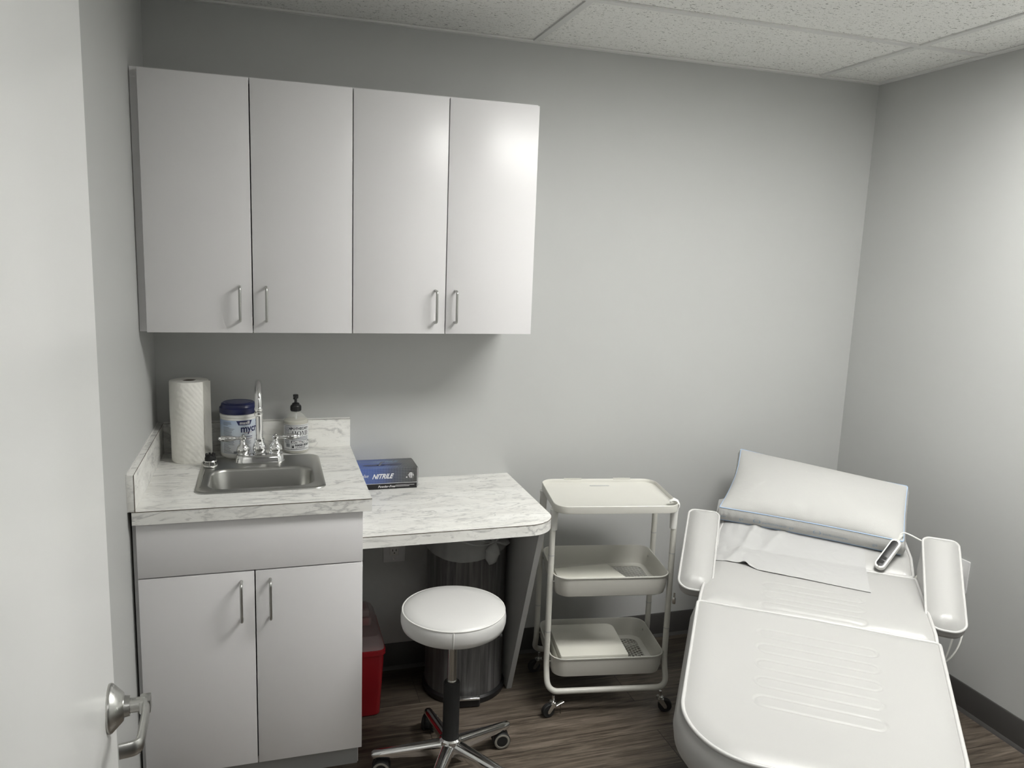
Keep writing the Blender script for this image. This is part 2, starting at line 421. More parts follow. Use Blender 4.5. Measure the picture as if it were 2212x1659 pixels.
# room ceiling fixture, then an added fill panel in the hallway
lt = empty('ceiling_light', ((GX[1]+GX[2])/2, (GY[1]+GY[2])/2, H), 0, 'recessed rectangular ceiling light panel with white frame in the tile grid', 'ceiling light')
b = bmesh.new(); a0, a1 = GX[1]+.004, GX[2]-.004; c0, c1 = GY[2]+.004, GY[1]-.004; DP = .185
rc_ = lambda q, z: [(a0+q, c0+q, z), (a1-q, c0+q, z), (a1-q, c1-q, z), (a0+q, c1-q, z)]
loft(b, [rc_(0, H+.004), rc_(.018, H+.004), rc_(.030, H+DP-.004), rc_(.030, H+DP), rc_(0, H+DP), rc_(0, H+.004)], False, False)
box(b, a0+.02, a1-.02, c0+.02, c1-.02, H+DP, H+DP+.01); obj('frame', b, M['grid'], lt)
# convex lens bowl hanging inside the recess, its lowest point level with the ceiling
nu, nv = 28, 16; V = []
for j in range(nv+1):
    for i in range(nu+1):
        u, v = -math.cos(math.pi*i/nu), -math.cos(math.pi*j/nv)
        z = H+DP-.012-(DP-.02)*math.sqrt(max(0, 1-u**4))*math.sqrt(max(0, 1-abs(v)**2.4))
        V.append(((a0+a1)/2+u*((a1-a0)/2-.045), (c0+c1)/2+v*((c1-c0)/2-.045), z))
me = bpy.data.meshes.new('lens'); me.from_pydata(V, [], [(j*(nu+1)+i, (j+1)*(nu+1)+i, (j+1)*(nu+1)+i+1, j*(nu+1)+i+1) for j in range(nv) for i in range(nu)]); me.update()
link('diffuser', me, M['lamp'], lt)
lt2 = empty('ceiling_light', (.9, -3.4, H), 0, 'unseen fill light panel added in the hallway outside the door', 'ceiling light')  # unseen panel, added to brighten the left side through the doorway
b = bmesh.new(); box(b, .6, 1.2, -3.7, -3.1, H-.002, H+.003); obj('diffuser', b, M['hall_fill'], lt2)
b = bmesh.new()
for (x0, x1, y0, y1) in ((.58, 1.22, -3.72, -3.7), (.58, 1.22, -3.1, -3.08), (.58, .6, -3.7, -3.1), (1.2, 1.22, -3.7, -3.1)): box(b, x0, x1, y0, y1, H-.004, H+.003)
obj('frame', b, M['grid'], lt2)

# ---------------------------------------------------------------- cabinets
def pull(name, x, y, z0, z1, parent):
    b = bmesh.new()
    tube(b, fillet([(x, y+.001, z1), (x, y-.030, z1), (x, y-.030, z0), (x, y+.001, z0)], .012, 6), .0042, 12)
    obj(name, b, M['nickel'], parent)
ux0, ux1, uz0, uz1, ud = .0218, 1.2146, 1.3499, 2.0902, .325
dw = (ux1-ux0)/4; hs = [.284, .360, .882, .948]
for k in range(2):
    xa, xb = ux0+2*k*dw, ux0+2*(k+1)*dw
    lab = ['white two-door wall cabinet hung against the left wall above the sink', 'white two-door wall cabinet above the desk, the right one of the pair']
    r = empty('wall_cabinet', ((xa+xb)/2, -.15, uz0), 0, lab[k], 'cabinet', 'white wall cabinets')
    b = bmesh.new(); t = .018; z0, z1 = uz0+.001, uz1+.006; y0 = -ud+.0205
    xl = xa+.0005; xr = xb-.0005
    box(b, xl, xl+t, y0, -.001, z0, z1); box(b, xr-t, xr, y0, -.001, z0, z1)
    box(b, xl+t, xr-t, y0, -.001, z0, z0+t); box(b, xl+t, xr-t, y0, -.001, z1-t, z1); box(b, xl+t, xr-t, -.008, -.001, z0+t, z1-t)
    obj('body', b, M['cab'], r)
    if k == 0:
        b = bmesh.new(); box(b, .001, xl, y0+.002, y0+.02, z0, z1); obj('filler_strip', b, M['cab'], r)
    for j in range(2):
        i = 2*k+j; b = bmesh.new(); box(b, ux0+i*dw+.0016, ux0+(i+1)*dw-.0016, -ud, -ud+.018, uz0, uz1, .0012)
        dr = obj('door', b, M['cab'], r)
        pull('handle', hs[i], -ud, 1.388, 1.490, dr)
bx0, bx1, db = .0164, .6186, .6258
r = empty('base_cabinet', (.32, -.31, 0), 0, 'white sink base cabinet with two doors and a false drawer front', 'cabinet')
b = bmesh.new(); t = .018; y0 = -db+.0205
box(b, bx0+.001, bx0+t, y0, -.001, .0, .866); box(b, bx1-t, bx1-.0005, y0, -.001, .10, .866); box(b, bx1-t, bx1-.0005, y0+.07, -.001, 0, .10)
box(b, bx0+t, bx1-t, y0, -.001, .10, .118); box(b, bx0+t, bx1-t, -.008, -.001, .118, .866); box(b, bx0+t, bx1-t, y0, y0+.02, .69, .72); box(b, bx0+t, bx1-t, y0, y0+.02, .845, .866)
obj('body', b, M['cab'], r)
b = bmesh.new(); box(b, .0165, bx1-.004, -db+.083, -db+.10, 0, .1005); obj('toe_kick', b, M['cab_in'], r)
b = bmesh.new(); box(b, .0045, bx0+.0005, y0+.002, y0+.02, 0, .866); obj('filler_strip', b, M['cab'], r)
b = bmesh.new(); box(b, bx0, bx1, -db, -db+.018, .7112, .8655, .0012); obj('drawer_front', b, M['cab'], r)
mx = (bx0+bx1)/2
for x0, x1, hx_ in ((bx0, mx-.0016, .281), (mx+.0016, bx1, .359)):
    b = bmesh.new(); box(b, x0, x1, -db, -db+.018, .1093, .7075, .0012); dr = obj('door', b, M['cab'], r); pull('handle', hx_, -db, .568, .680, dr)
# sink countertop with cut-out
zc, dc, xc1 = .9047, .6394, .643
sx0, sx1, sy0, sy1 = .152, .524, -.515, -.120        # sink rim
r = empty('countertop', (.32, -.32, .867), 0, 'marble-look laminate countertop with backsplash holding the steel sink', 'countertop')
b = bmesh.new(); cx0, cx1, cy0, cy1 = sx0+.012, sx1-.012, sy0+.012, sy1-.012
for (x0, x1, y0, y1) in ((.010, cx0, -dc, -.001), (cx1, xc1, -dc, -.001), (cx0, cx1, -dc, cy0), (cx0, cx1, cy1, -.001)): box(b, x0, x1, y0, y1, zc-.037, zc)
bmesh.ops.remove_doubles(b, verts=b.verts, dist=1e-5); ot = obj('slab', b, [M['marble'], M['marble_side']], r)
for p in ot.data.polygons:
    if abs(p.normal.z) < .5: p.material_index = 1
b = bmesh.new(); box(b, .0015, .0195, -dc, -.001, zc+.0003, zc+.1016, .0006); obj('side_splash', b, M['marble_side'], r)
b = bmesh.new(); box(b, .0197, xc1-.001, -.0195, -.001, zc+.0003, zc+.1016, .0006); obj('backsplash', b, M['marble_side'], r)
b = bmesh.new(); box(b, .010, xc1+.0004, -dc-.0006, -dc+.0008, zc-.0012, zc+.0003)
box(b, .0186, .0200, -dc-.0006, -dc+.001, zc+.0003, zc+.1018); box(b, .0188, .0200, -dc, -.02, zc+.1012, zc+.1019); box(b, .0188, xc1-.001, -.0200, -.0190, zc+.1012, zc+.1019)
obj('laminate_seam', b, M['cardboard'], r)
b = bmesh.new(); box(b, .0198, xc1-.001, -.0035, -.0003, zc+.1016, zc+.1046); box(b, .0003, .0035, -dc, -.001, zc+.1016, zc+.1040); box(b, .0003, .0014, -dc-.001, -dc+.004, zc, zc+.104); obj('caulk_bead', b, M['white_plastic'], r)
# desk
zd, ddp, xd1 = .7688, .5844, 1.2500
r = empty('desk', (.93, -.29, 0), 0, 'marble-look laminate desk with rounded corner and grey support panel beside the sink cabinet', 'desk')
b = bmesh.new(); poly = rrect(bx1+.0005, xd1, -ddp, -.001, [0, 0, 0, .098], 14); prism(b, poly, zd-.037, zd)
ot = obj('desk_top', b, [M['marble'], M['marble_side']], r)
for p in ot.data.polygons:
    if abs(p.normal.z) < .5: p.material_index = 1
b = bmesh.new(); pl = [(p[0]+(.0004 if p[0] > xd1-.2 else 0), p[1]-.0004) for p in rrect(bx1+.0005, xd1, -ddp, -.001, [0, 0, 0, .098], 14)][2:]
tube(b, [(x, y, zd-.0008) for x, y in pl], .0009, 6); obj('laminate_seam', b, M['cardboard'], r)
b = bmesh.new()
loft(b, [[(x, -.001, 0), (x, -.248, 0), (x, -.535, zd-.0375), (x, -.001, zd-.0375)] for x in (1.2015, 1.2205)]); obj('support_panel', b, M['cab_in'], r)

# ---------------------------------------------------------------- sink
r = empty('sink', (.338, -.32, zc), 0, 'rectangular stainless steel drop-in sink set in the marble-look countertop', 'sink')
b = bmesh.new()
kx0, kx1, ky0, ky1 = .186, .492, -.478, -.262
def rl(x0, x1, y0, y1, rr, z): return [(x, y, z) for x, y in rrect(x0, x1, y0, y1, rr, 10)]
loops = [rl(sx0, sx1, sy0, sy1, .035, zc+.0004), rl(sx0+.001, sx1-.001, sy0+.001, sy1-.001, .034, zc+.003), rl(sx0+.006, sx1-.006, sy0+.006, sy1-.006, .031, zc+.0052),
         rl(sx0+.012, sx1-.012, sy0+.012, sy1-.012, .028, zc+.0042), rl(kx0-.004, kx1+.004, ky0-.004, ky1+.004, .056, zc+.0032),
         rl(kx0, kx1, ky0, ky1, .053, zc+.0015), rl(kx0+.003, kx1-.003, ky0+.003, ky1-.003, .052, zc-.006), rl(kx0+.010, kx1-.010, ky0+.010, ky1-.010, .05, zc-.09),
         rl(kx0+.018, kx1-.018, ky0+.018, ky1-.018, .05, zc-.118), rl(kx0+.04, kx1-.04, ky0+.04, ky1-.04, .045, zc-.128), rl(.32, .358, -.389, -.351, .0189, zc-.131)]
loft(b, loops, False, True); me = obj('basin', b, M['steel'], r, angle=50)
b = bmesh.new(); lathe(b, [(0, .001), (.018, .001), (.022, .0025), (.024, .0012), (.0245, 0)], (.339, -.37, zc-.1305), 32); obj('drain', b, M['steel2'], r)
b = bmesh.new(); box(b, .164, .168, -.46, -.20, zc+.0036, zc+.0055, .0015); obj('rim_bead', b, M['steel2'], r)
# faucet
fx, fy, fz = .331, -.190, zc+.0036
r = empty('faucet', (fx, fy, fz), 0, 'chrome gooseneck faucet with two lever handles behind the sink bowl', 'faucet')
b = bmesh.new(); prism(b, rrect(fx-.079, fx+.079, fy-.027, fy+.027, .026, 8), fz, fz+.004, .001)
bb = [[(x, y, z) for x, y in rrect(fx-.077+q, fx+.077-q, fy-.025+q, fy+.025-q, .022-q*.5, 8)] for z, q in ((fz+.004, 0), (fz+.010, .001), (fz+.020, .003), (fz+.025, .006), (fz+.0265, .011))]
loft(b, bb); obj('base', b, M['chrome'], r)
bell = [(0, 0), (.0222, 0), (.0226, .004), (.0188, .007), (.0210, .014), (.0210, .024), (.0185, .034), (.0145, .041), (.0140, .046), (.0150, .048), (.0150, .051), (.0, .051)]
b = bmesh.new(); lathe(b, bell, (fx, fy, fz+.0262)); obj('spout_collar', b, M['chrome'], r)
b = bmesh.new()
arc = [(fx, fy, fz+.06), (fx, fy, fz+.205)]
rad = .058
top = fz+.215
path = [(fx, fy, fz+.055), (fx, fy, fz+.13), (fx, fy, top)]
path += [(fx, fy-rad+rad*math.cos(math.radians(a)), top+rad*math.sin(math.radians(a))) for a in range(12, 181, 12)]
path += [(fx, fy-2*rad, top-.012)]
tube(b, path, .0112, 20); obj('spout', b, M['chrome'], r)
b = bmesh.new(); lathe(b, [(0, 0), (.0115, 0), (.0135, .006), (.0135, .012), (.0105, .016), (.0128, .021), (.0128, .026), (.0102, .03), (0, .03)], (fx, fy-2*rad, top-.037)); obj('aerator', b, M['chrome'], r)
for sgn, dx in ((-1, -.051), (1, .051)):
    hb = bmesh.new(); lathe(hb, [(0, 0.0000), (.021, 0.0000), (.0218, 0.0034), (.0178, 0.0059), (.0205, 0.0118), (.0208, 0.0185), (.0185, 0.0269), (.0135, 0.0336), (.0095, 0.0386), (.0080, 0.0454), (.0080, 0.0496), (.0105, 0.0521), (.011, 0.0580), (.0085, 0.0622), (.005, 0.0638), (.0055, 0.0664), (0, 0.0689)], (fx+dx, fy, fz+.0255))
    ho = obj('handle', hb, M['chrome'], r)
    lb = bmesh.new(); zz = fz+.0255+.0555; s0 = .009
    pr = [(.0055, .0), (.0048, .010), (.0078, .018), (.0104, .032), (.0108, .046), (.0088, .057), (.0060, .0605), (.0068, .063), (.0055, .067), (.0, .068)]
    lathe(lb, pr, (fx+dx+sgn*s0, fy, zz), 20, Matrix.Rotation(math.radians(90*sgn), 4, 'Y')); obj('lever', lb, M['chrome'], ho)
# basket strainer on the sink deck
r = empty('sink_strainer', (.181, -.228, zc+.0045), 0, 'small steel sink basket strainer with black toothed rubber top on sink corner', 'strainer')
b = bmesh.new(); lathe(b, [(0, 0), (.0225, 0), (.0235, .003), (.0225, .006), (.021, .007), (.0205, .017), (.021, .018), (.0195, .021), (.012, .021), (0, .021)], (.181, -.228, zc+.0048)); so = obj('basket', b, M['steel2'], r)
b = bmesh.new()
for k in range(8):
    for zz in (.009, .0135):
        Mx = Matrix.Translation((.181, -.228, zc+.0048)) @ Matrix.Rotation(k*math.pi/4+.3, 4, 'Z')
        box(b, .0203, .0216, -.006, .006, zz, zz+.0018, 0, 1, Mx)
obj('slot', b, M['dark'], so)
b = bmesh.new(); lathe(b, [(0, .021), (.0165, .021), (.0175, .027), (.0145, .034), (.013, .037), (0, .035)], (.181, -.228, zc+.0048))
for k in range(7):
    Mx = Matrix.Translation((.181, -.228, zc+.0048)) @ Matrix.Rotation(k*2*math.pi/7, 4, 'Z'); box(b, .010, .0155, -.003, .003, .034, .042, .001, 1, Mx)
obj('stopper', b, M['rubber'], r)
# paper towel roll
tx_, ty_ = .115, -.118
r = empty('paper_towel_roll', (tx_, ty_, zc), 0, 'upright roll of white quilted paper towels on the counter by the left wall', 'paper towels')
b = bmesh.new(); R_ = .0605; seg = 96; loops = []
for r_, z in ((.021, .0), (R_-.002, 0), (R_, .004), (R_, .10), (R_+.0006, .18), (R_, .262), (R_-.002, .267), (.021, .268), (.0205, .15), (.0205, .01)):
    loops.append([(tx_+(r_+(.0008*math.sin(5*a+z*20) if r_ > .05 else 0))*math.cos(a), ty_+(r_+(.0008*math.sin(5*a+z*20) if r_ > .05 else 0))*math.sin(a), zc+.0003+z) for a in [2*math.pi*i/seg for i in range(seg)]])
loft(b, loops, False, False); obj('towels', b, M['towel'], r)
b = bmesh.new(); loft(b, [[(tx_+q*math.cos(2*math.pi*i/32), ty_+q*math.sin(2*math.pi*i/32), zc+z) for i in range(32)] for q, z in ((.0202, .001), (.0202, .266), (.0188, .266), (.0188, .001))], False, False); obj('tube', b, M['cardboard'], r)
b = bmesh.new(); loops = []       # loose end of the outer sheet
pts = [(R_*math.cos(a)+.001, R_*math.sin(a)) for a in np.linspace(-1.5, -.35, 10)]
pts = [(tx_+(R_+.0015+.0035*max(0, k-5)/4)*math.cos(a), ty_+(R_+.0015+.0035*max(0, k-5)/4)*math.sin(a)) for k, a in enumerate(np.linspace(-.75, -.12, 10))]
me = bmesh.new(); vv = [[me.verts.new((x+(0.001 if z < .1 else 0), y, zc+.002+z)) for x, y in pts] for z in (0, .03, .09, .18, .265)]
for a, c in zip(vv, vv[1:]):
    for i in range(9): me.faces.new((a[i], a[i+1], c[i+1], c[i]))
bmesh.ops.solidify(me, geom=me.faces[:], thickness=.0006); obj('loose_end', me, M['towel'], r)

# wipes canister
def lerp(a, b, t): return a+(b-a)*t
wx, wy, wr = .264, -.094, .0585
def cyl(cx, cy, rr, z0): return lambda u, v: (cx+rr*math.sin(u/rr+CY), cy-rr*math.cos(u/rr+CY), z0+v)
r = empty('wipes_canister', (wx, wy, zc), 0, 'white disinfectant wipes canister with navy lid behind the faucet', 'canister')
b = bmesh.new(); lathe(b, [(0, 0), (wr-.014, 0), (wr-.006, .003), (wr-.001, .010), (wr, .016), (wr, .138), (wr-.0015, .140), (wr+.001, .143), (wr+.001, .150), (wr-.003, .153), (0, .153)], (wx, wy, zc+.0003), 72); obj('body', b, M['white_plastic'], r)
b = bmesh.new(); lathe(b, [(0, .1535), (wr+.0005, .1535), (wr+.002, .157), (wr+.002, .172), (wr-.0005, .174), (wr-.002, .1765), (wr-.004, .184), (wr-.009, .1875), (wr-.016, .1865), (wr-.018, .188), (0, .1885)], (wx, wy, zc), 72)
for k in range(72):
    pass
obj('lid', b, M['navy'], r)
CY = -.03
fn = cyl(wx, wy, wr+.0004, zc+.0003)
lb = Flat(); lb.rect(-.088, .088, .020, .134, 60); q = N('canister_label_print'); v = q.coords((1, 1, 1)); s_ = q.n('ShaderNodeSeparateXYZ'); q.l(v, s_.inputs[0])
q.set(q.ramp(q.math('ADD', q.math('MULTIPLY', s_.outputs['Z'], 7), q.math('MULTIPLY', s_.outputs['X'], -3)), [(.35, (.70, .72, .74)), (.8, (.58, .66, .75)), (1, (.42, .53, .72))]), .4)
lo = lb.build('label', fn, q.m, r)
fn = cyl(wx, wy, wr+.0009, zc+.0003)
t1 = Flat(); [t1.poly([(lerp(-.004, .050, k/12), .1335), (lerp(-.004, .050, (k+1)/12), .1335), (lerp(.003, .043, (k+1)/12), .1185), (lerp(.003, .043, k/12), .1185)]) for k in range(12)]; t1.build('brand_tab', cyl(wx, wy, wr+.0008, zc+.0003), M['navy_ink'], lo)
Flat().text('maxill', .024, .1215, .0145, 0, .0004).build('lettering', cyl(wx, wy, wr+.0013, zc+.0003), M['white_ink'], lo)
t2 = Flat(); t2.text('mycro', .009, .095, .034, 0, .0009, 'LEFT', .9); t2.rect(-.002, .05, .0775, .0795, 8); t2.rect(-.002, .05, .0725, .0735, 8); t2.build('lettering', fn, M['navy_ink'], lo)
Flat().rect(.02, .05, .0915, .0928, 6).rect(-.002, .05, .0702, .071, 8).build('lettering', fn, M['red_ink'], lo)
g = Flat(); rnd = random.Random(3)
for k in range(26):
    v_ = .126-k*.0041
    if rnd.random() < .12: continue
    g.rect(-.052, -.052+.018+rnd.random()*.024, v_, v_+.0013, 6)
for k in range(11):
    v_ = .066-k*.0041; g.rect(.004, .004+.012+rnd.random()*.03, v_, v_+.0012, 6)
for k in range(8): g.rect(-.014+k*.0016, -.0132+k*.0016, .022, .030)
g.build('fine_print', fn, M['grey_ink'], lo)

# hand soap bottle
px_, py_, pr_ = .4515, -.064, .0415
r = empty('soap_bottle', (px_, py_, zc), 0, 'clear hand soap bottle with black pump and printed label right of faucet', 'soap dispenser')
b = bmesh.new()
lathe(b, [(0, .0008), (pr_-.006, .0008), (pr_-.001, .003), (pr_, .007), (pr_, .112), (pr_-.003, .117), (.024, .134), (.0155, .141), (.0145, .144), (.0145, .150)], (px_, py_, zc), 64, cap=False); obj('bottle', b, M['bottle'], r)
b = bmesh.new(); lathe(b, [(0, .003), (pr_-.007, .003), (pr_-.002, .008), (pr_-.0012, .113), (pr_-.006, .1165), (0, .1165)], (px_, py_, zc), 64); obj('liquid', b, M['liquid'], r)
b = bmesh.new(); lathe(b, [(0, .146), (.0175, .146), (.0180, .148), (.0180, .163), (.0165, .166), (.0125, .167), (.0125, .172), (.009, .174), (.0048, .175), (.0042, .188), (.0055, .1885), (.0085, .190), (.0092, .199), (.0085, .203), (0, .2035)], (px_, py_, zc), 32)
for k in range(24):
    Mx = Matrix.Translation((px_, py_, zc)) @ Matrix.Rotation(k*math.pi/12, 4, 'Z'); box(b, .0175, .0186, -.0012, .0012, .149, .162, 0, 1, Mx)
tube(b, [(px_, py_, zc+.196), (px_-.004, py_-.016, zc+.196), (px_-.006, py_-.026, zc+.193)], [.0058, .0050, .0036], 12)
po = obj('pump', b, M['black'], r)
b = bmesh.new(); tube(b, [(px_, py_, zc+.015), (px_, py_, zc+.146)], .0032, 10)
for k in range(6): lathe(b, [(.0032, 0), (.0052, .001), (.0032, .002)], (px_, py_, zc+.122+k*.0035), 16, cap=False)
obj('dip_tube', b, M['plate'], r)
CY = .03; fn = cyl(px_, py_, pr_+.0003, zc)
lb = Flat(); lb.rect(-.060, .060, .012, .104, 40); lo = lb.build('label', fn, M['paper_label'], r)
fn = cyl(px_, py_, pr_+.0006, zc)
k_ = Flat(); o_ = -.0195
k_.rect(-.058, .058, .100, .1012, 30).rect(-.058, .058, .016, .0172, 30)
k_.rect(o_-.0005, o_+.0003, .017, .1, 1)
k_.text('APOTHECARY', o_+.0275+.0015, .0865, .0125, 0, .0004, 'CENTER', .92)
def serif(f, ch, x, y, s):
    t, T_, se, q = .09*s, .2*s, .12*s, .045*s
    R_c = lambda a, b, c, d: f.rect(x+a*s, x+b*s, y+c*s, y+d*s)
    if ch == 'H': R_c(.1, .27, 0, 1); R_c(.63, .8, 0, 1); R_c(.27, .63, .48, .55); [R_c(a, a+.37, c, c+.05) for a in (0, .53) for c in (0, .95)]; return .98*s
    if ch == 'M': R_c(.1, .16, 0, 1); R_c(.83, 1.0, 0, 1); f.poly([(x+.1*s, y+s), (x+.28*s, y+s), (x+.58*s, y+.1*s), (x+.5*s, y)]); f.poly([(x+.5*s, y), (x+.56*s, y+.1*s), (x+.88*s, y+s), (x+.83*s, y+s)]); [R_c(a, b_, c, c+.05) for a, b_, c in ((0, .27, 0), (.72, 1.1, 0), (0, .2, .95), (.85, 1.1, .95))]; return 1.18*s
    if ch == 'O':
        n = 24
        for k in range(n):
            a, b_ = 2*math.pi*k/n, 2*math.pi*(k+1)/n
            f.poly([(x+(.48+.46*math.cos(a))*s, y+(.5+.52*math.sin(a))*s), (x+(.48+.46*math.cos(b_))*s, y+(.5+.52*math.sin(b_))*s), (x+(.48+.28*math.cos(b_))*s, y+(.5+.46*math.sin(b_))*s), (x+(.48+.28*math.cos(a))*s, y+(.5+.46*math.sin(a))*s)])
        return 1.04*s
    if ch == 'E': R_c(.1, .27, 0, 1); R_c(0, .75, 0, .06); R_c(0, .72, .94, 1); R_c(.27, .6, .48, .55); R_c(.69, .75, 0, .25); R_c(.66, .72, .75, 1); return .85*s
x_ = o_+.003
for ch in 'HOME': x_ += serif(k_, ch, x_, .0655, .0165)
k_.rect(o_, .052, .0385, .0470, 24)
k_.text('HAND SOAP', o_+.0135, .0285, .0105, 0, .0005, 'LEFT', .9)
k_.text('LAVENDER', o_+.0150, .0215, .0062, 0, .0001, 'LEFT', 1.15)
k_.ellipse(o_+.0062, .0255, .0032, .0036, 16)
for dx_, dy_, ln in ((-.0028, .0018, .0055), (-.0012, .0028, .0078), (.0006, .003, .0082), (.0024, .0022, .0068)):
    k_.poly([(o_+.0062+dx_-.0006, .0255+dy_), (o_+.0062+dx_+.0006, .0255+dy_), (o_+.0062+dx_*1.35+.0004, .0255+dy_+ln*.6), (o_+.0062+dx_*1.35-.0004, .0255+dy_+ln*.6)])
k_.poly([(o_+.0035, .024), (o_+.004, .0225), (o_+.0008, .0265), (o_+.0002, .0275)])
k_.build('lettering', fn, M['ink'], lo)
Flat().text('ANTIBACTERIAL', o_+.0015, .0395, .0092, 0, .0005, 'LEFT', .98).build('lettering', cyl(px_, py_, pr_+.0009, zc), M['white_ink'], lo)
g = Flat()
for k in range(14): g.rect(-.050, -.026, .094-k*.0042, .0955-k*.0042, 4)
for k in range(3): g.rect(o_+.002, .045, .059-k*.0048, .0612-k*.0048, 8)
for k in range(9): g.rect(-.040+k*.0018, -.0389+k*.0018, .025, .037)
g.rect(o_+.002, .04, .0185, .0195, 6)
g.build('fine_print', fn, M['grey_ink'], lo)

# ---------------------------------------------------------------- glove box
gx0, gx1, gy0, gy1, gh = .632, .8705, -.1265, -.0025, .0775
r = empty('glove_box', (gx0, gy0, zd), 0, 'blue and black box of nitrile gloves on the desk against the wall', 'glove box')
b = bmesh.new(); box(b, gx0, gx1, gy0, gy1, zd+.0004, zd+gh, .0012); bo = obj('carton', b, [M['black'], M['glove_top'], M['glove_front']], r)
for p in bo.data.polygons:
    if p.normal.z > .8: p.material_index = 1
    elif p.normal.y < -.8: p.material_index = 2
fn = lambda u, v: (gx0+u, gy0-.0006, zd+v)
Flat().rect(.0005, gx1-gx0-.001, .001, .0205).build('base_band', lambda u, v: (gx0+u, gy0-.0004, zd+v), M['black'], r)
f_ = Flat(); f_.rect(0, .237, .0205, .0218); f_.text('Powder-Free', .128, .0062, .0115, .3, .0002)
for k, (a_, c_) in enumerate(((.160, .228), (.160, .210))): f_.rect(a_, c_, .0125-k*.0042, .0137-k*.0042)
f_.text('NITRILE', .112, .0400, .0240, .45, .0007, 'CENTER', .86)
f_.text('Pulse', .045, .046, .017, .4, 0)
f_.build('lettering', fn, M['white_ink'], r)
f_ = Flat(); f_.ring(.215, .048, .0125, .0125, .0025); f_.ellipse(.215, .048, .0122, .0122); f_.ellipse(.200, .041, .003, .0022); f_.build('hand_emblem', fn, M['white_ink'], r)
f_ = Flat()
for k in range(3): f_.ellipse(.2085+k*.0062, .0525, .0018, .0018, 12).rect(.2072+k*.0062, .2098+k*.0062, .0395, .0495)
f_.build('hand_emblem', lambda u, v: (gx0+u, gy0-.0009, zd+v), M['ink'], r)
fn = lambda u, v: (gx0+u, gy0+v, zd+gh+.0003)
f_ = Flat(); f_.text('NITRILE', .132, .075, .030, .45, .0006, 'CENTER', .85); f_.text('Pulse', .062, .080, .024, .4, 0); f_.rect(.02, .17, .0075, .010); f_.build('lettering', fn, M['blue_ink'], r)
hole = Flat()
for (x0, x1, s) in ((.044, .112, 1), (.126, .192, 1)):
    hole.poly([(x0, .042+(0.006 if x0 > .1 else 0)), (x0+.02, .033), (x1-.02, .031+(.006 if x0 > .1 else 0)), (x1, .038+(.009 if x0 > .1 else 0)), (x1-.012, .052+(.006 if x0 > .1 else 0)), (x0+.02, .051)])
hole.rect(.1, .13, .036, .05)
hole.build('opening', lambda u, v: (gx0+u, gy0+v, zd+gh+.0006), M['navy'], r)
b = bmesh.new(); tube(b, spline([(gx0+.104, gy0+.033, zd+gh), (gx0+.116, gy0+.044, zd+gh+.010), (gx0+.126, gy0+.058, zd+gh+.006)], 6), .0045, 8, sx=.25, sy=1); obj('torn_flap', b, M['grey_ink'], r)
b = bmesh.new(); box(b, gx1+.0001, gx1+.0035, gy0+.003, gy1-.002, zd+.003, zd+gh-.003, .0015); obj('end_flap', b, M['black'], r)
f_ = Flat().rect(-.001, .0005, .002, gh-.002); f_.build('end_edge', lambda u, v: (gx1+u, gy0-.0007, zd+v), M['white_ink'], r)

# ---------------------------------------------------------------- outlets
def outlet(name, o, X, Y, Zr, label, sw):
    """o centre on the wall, X right axis, Y outward normal"""
    r = empty(name, o, 0, label, 'outlet'); X, Y, o = Vector(X), Vector(Y), Vector(o); Z = Vector((0, 0, 1))
    Mx = Matrix((X, Y, Z)).transposed().to_4x4(); Mx.translation = o
    b = bmesh.new(); prism(b, rrect(-sw, sw, -.062, .062, .004, 4), .0003, .0065, .0025, Mx @ Matrix.Rotation(math.radians(-90), 4, 'X') @ Matrix.Scale(1, 4)); obj('cover_plate', b, M['plate'], r)
    b = bmesh.new()
    box(b, -.017, .017, .0062, .0085, -.034, .034, .002, 2, Mx); ro = obj('receptacle', b, M['white_plastic'], r)
    b = bmesh.new()
    for zz in (-.017, .017):
        for dx_ in (-.0064, .0064): box(b, dx_-.0012, dx_+.0012, .0084, .0090, zz-.001, zz+.007, 0, 1, Mx)
        lathe(b, [(0, .0084), (.0024, .0084), (.0024, .009), (0, .009)], (0, 0, 0), 12, Mx @ Matrix.Translation((0, 0, zz-.008)) @ Matrix.Rotation(math.radians(-90), 4, 'X'))
    obj('slot', b, M['dark'], ro)
    multi('screw', [nb(lathe, [(0, .006), (.0032, .006), (.003, .0075), (0, .0078)], (0, 0, 0), 12, Mx @ Matrix.Translation((0, 0, zz)) @ Matrix.Rotation(math.radians(-90), 4, 'X')) for zz in (-.049, .049)], M['steel2'], r)
outlet('wall_outlet', (.810, 0, .502), (-1, 0, 0), (0, -1, 0), 0, 'white wall outlet under the desk in shadow', .042)
outlet('wall_outlet', (W, -.700, .500), (0, 1, 0), (-1, 0, 0), 0, 'white wall outlet on the right wall behind the bed armrest', .040)

# ---------------------------------------------------------------- sharps container
r = empty('sharps_container', (.695, -.19, 0), 0, 'red sharps container with translucent lid on the floor beside sink cabinet', 'sharps container')
sx_, sy_, sw_, sd_ = .6395, -.155, .085, .145   # left x, centre y, width, half depth
def sl(z, g, rr=.02): return [(x, y, z) for x, y in rrect(.6395-.0+(.0), .720+g, -.305-g, -.03, rr, 6)]
b = bmesh.new(); loft(b, [sl(.0005, -.006), sl(.006, 0), sl(.20, .010), sl(.235, .011), sl(.236, .016), sl(.252, .016), sl(.253, .010)]); obj('tub', b, M['red'], r)
b = bmesh.new(); loft(b, [sl(.2535, .012), sl(.262, .012), sl(.285, .006), sl(.300, -.004), sl(.302, -.014)]); lo = obj('lid', b, M['clear_lid'], r)
b = bmesh.new(); prism(b, rrect(.645, .698, -.23, -.09, .01, 4), .3025, .335, .006); box(b, .650, .690, -.225, -.20, .335, .36, .004); obj('drop_hatch', b, M['clear_lid'], lo)
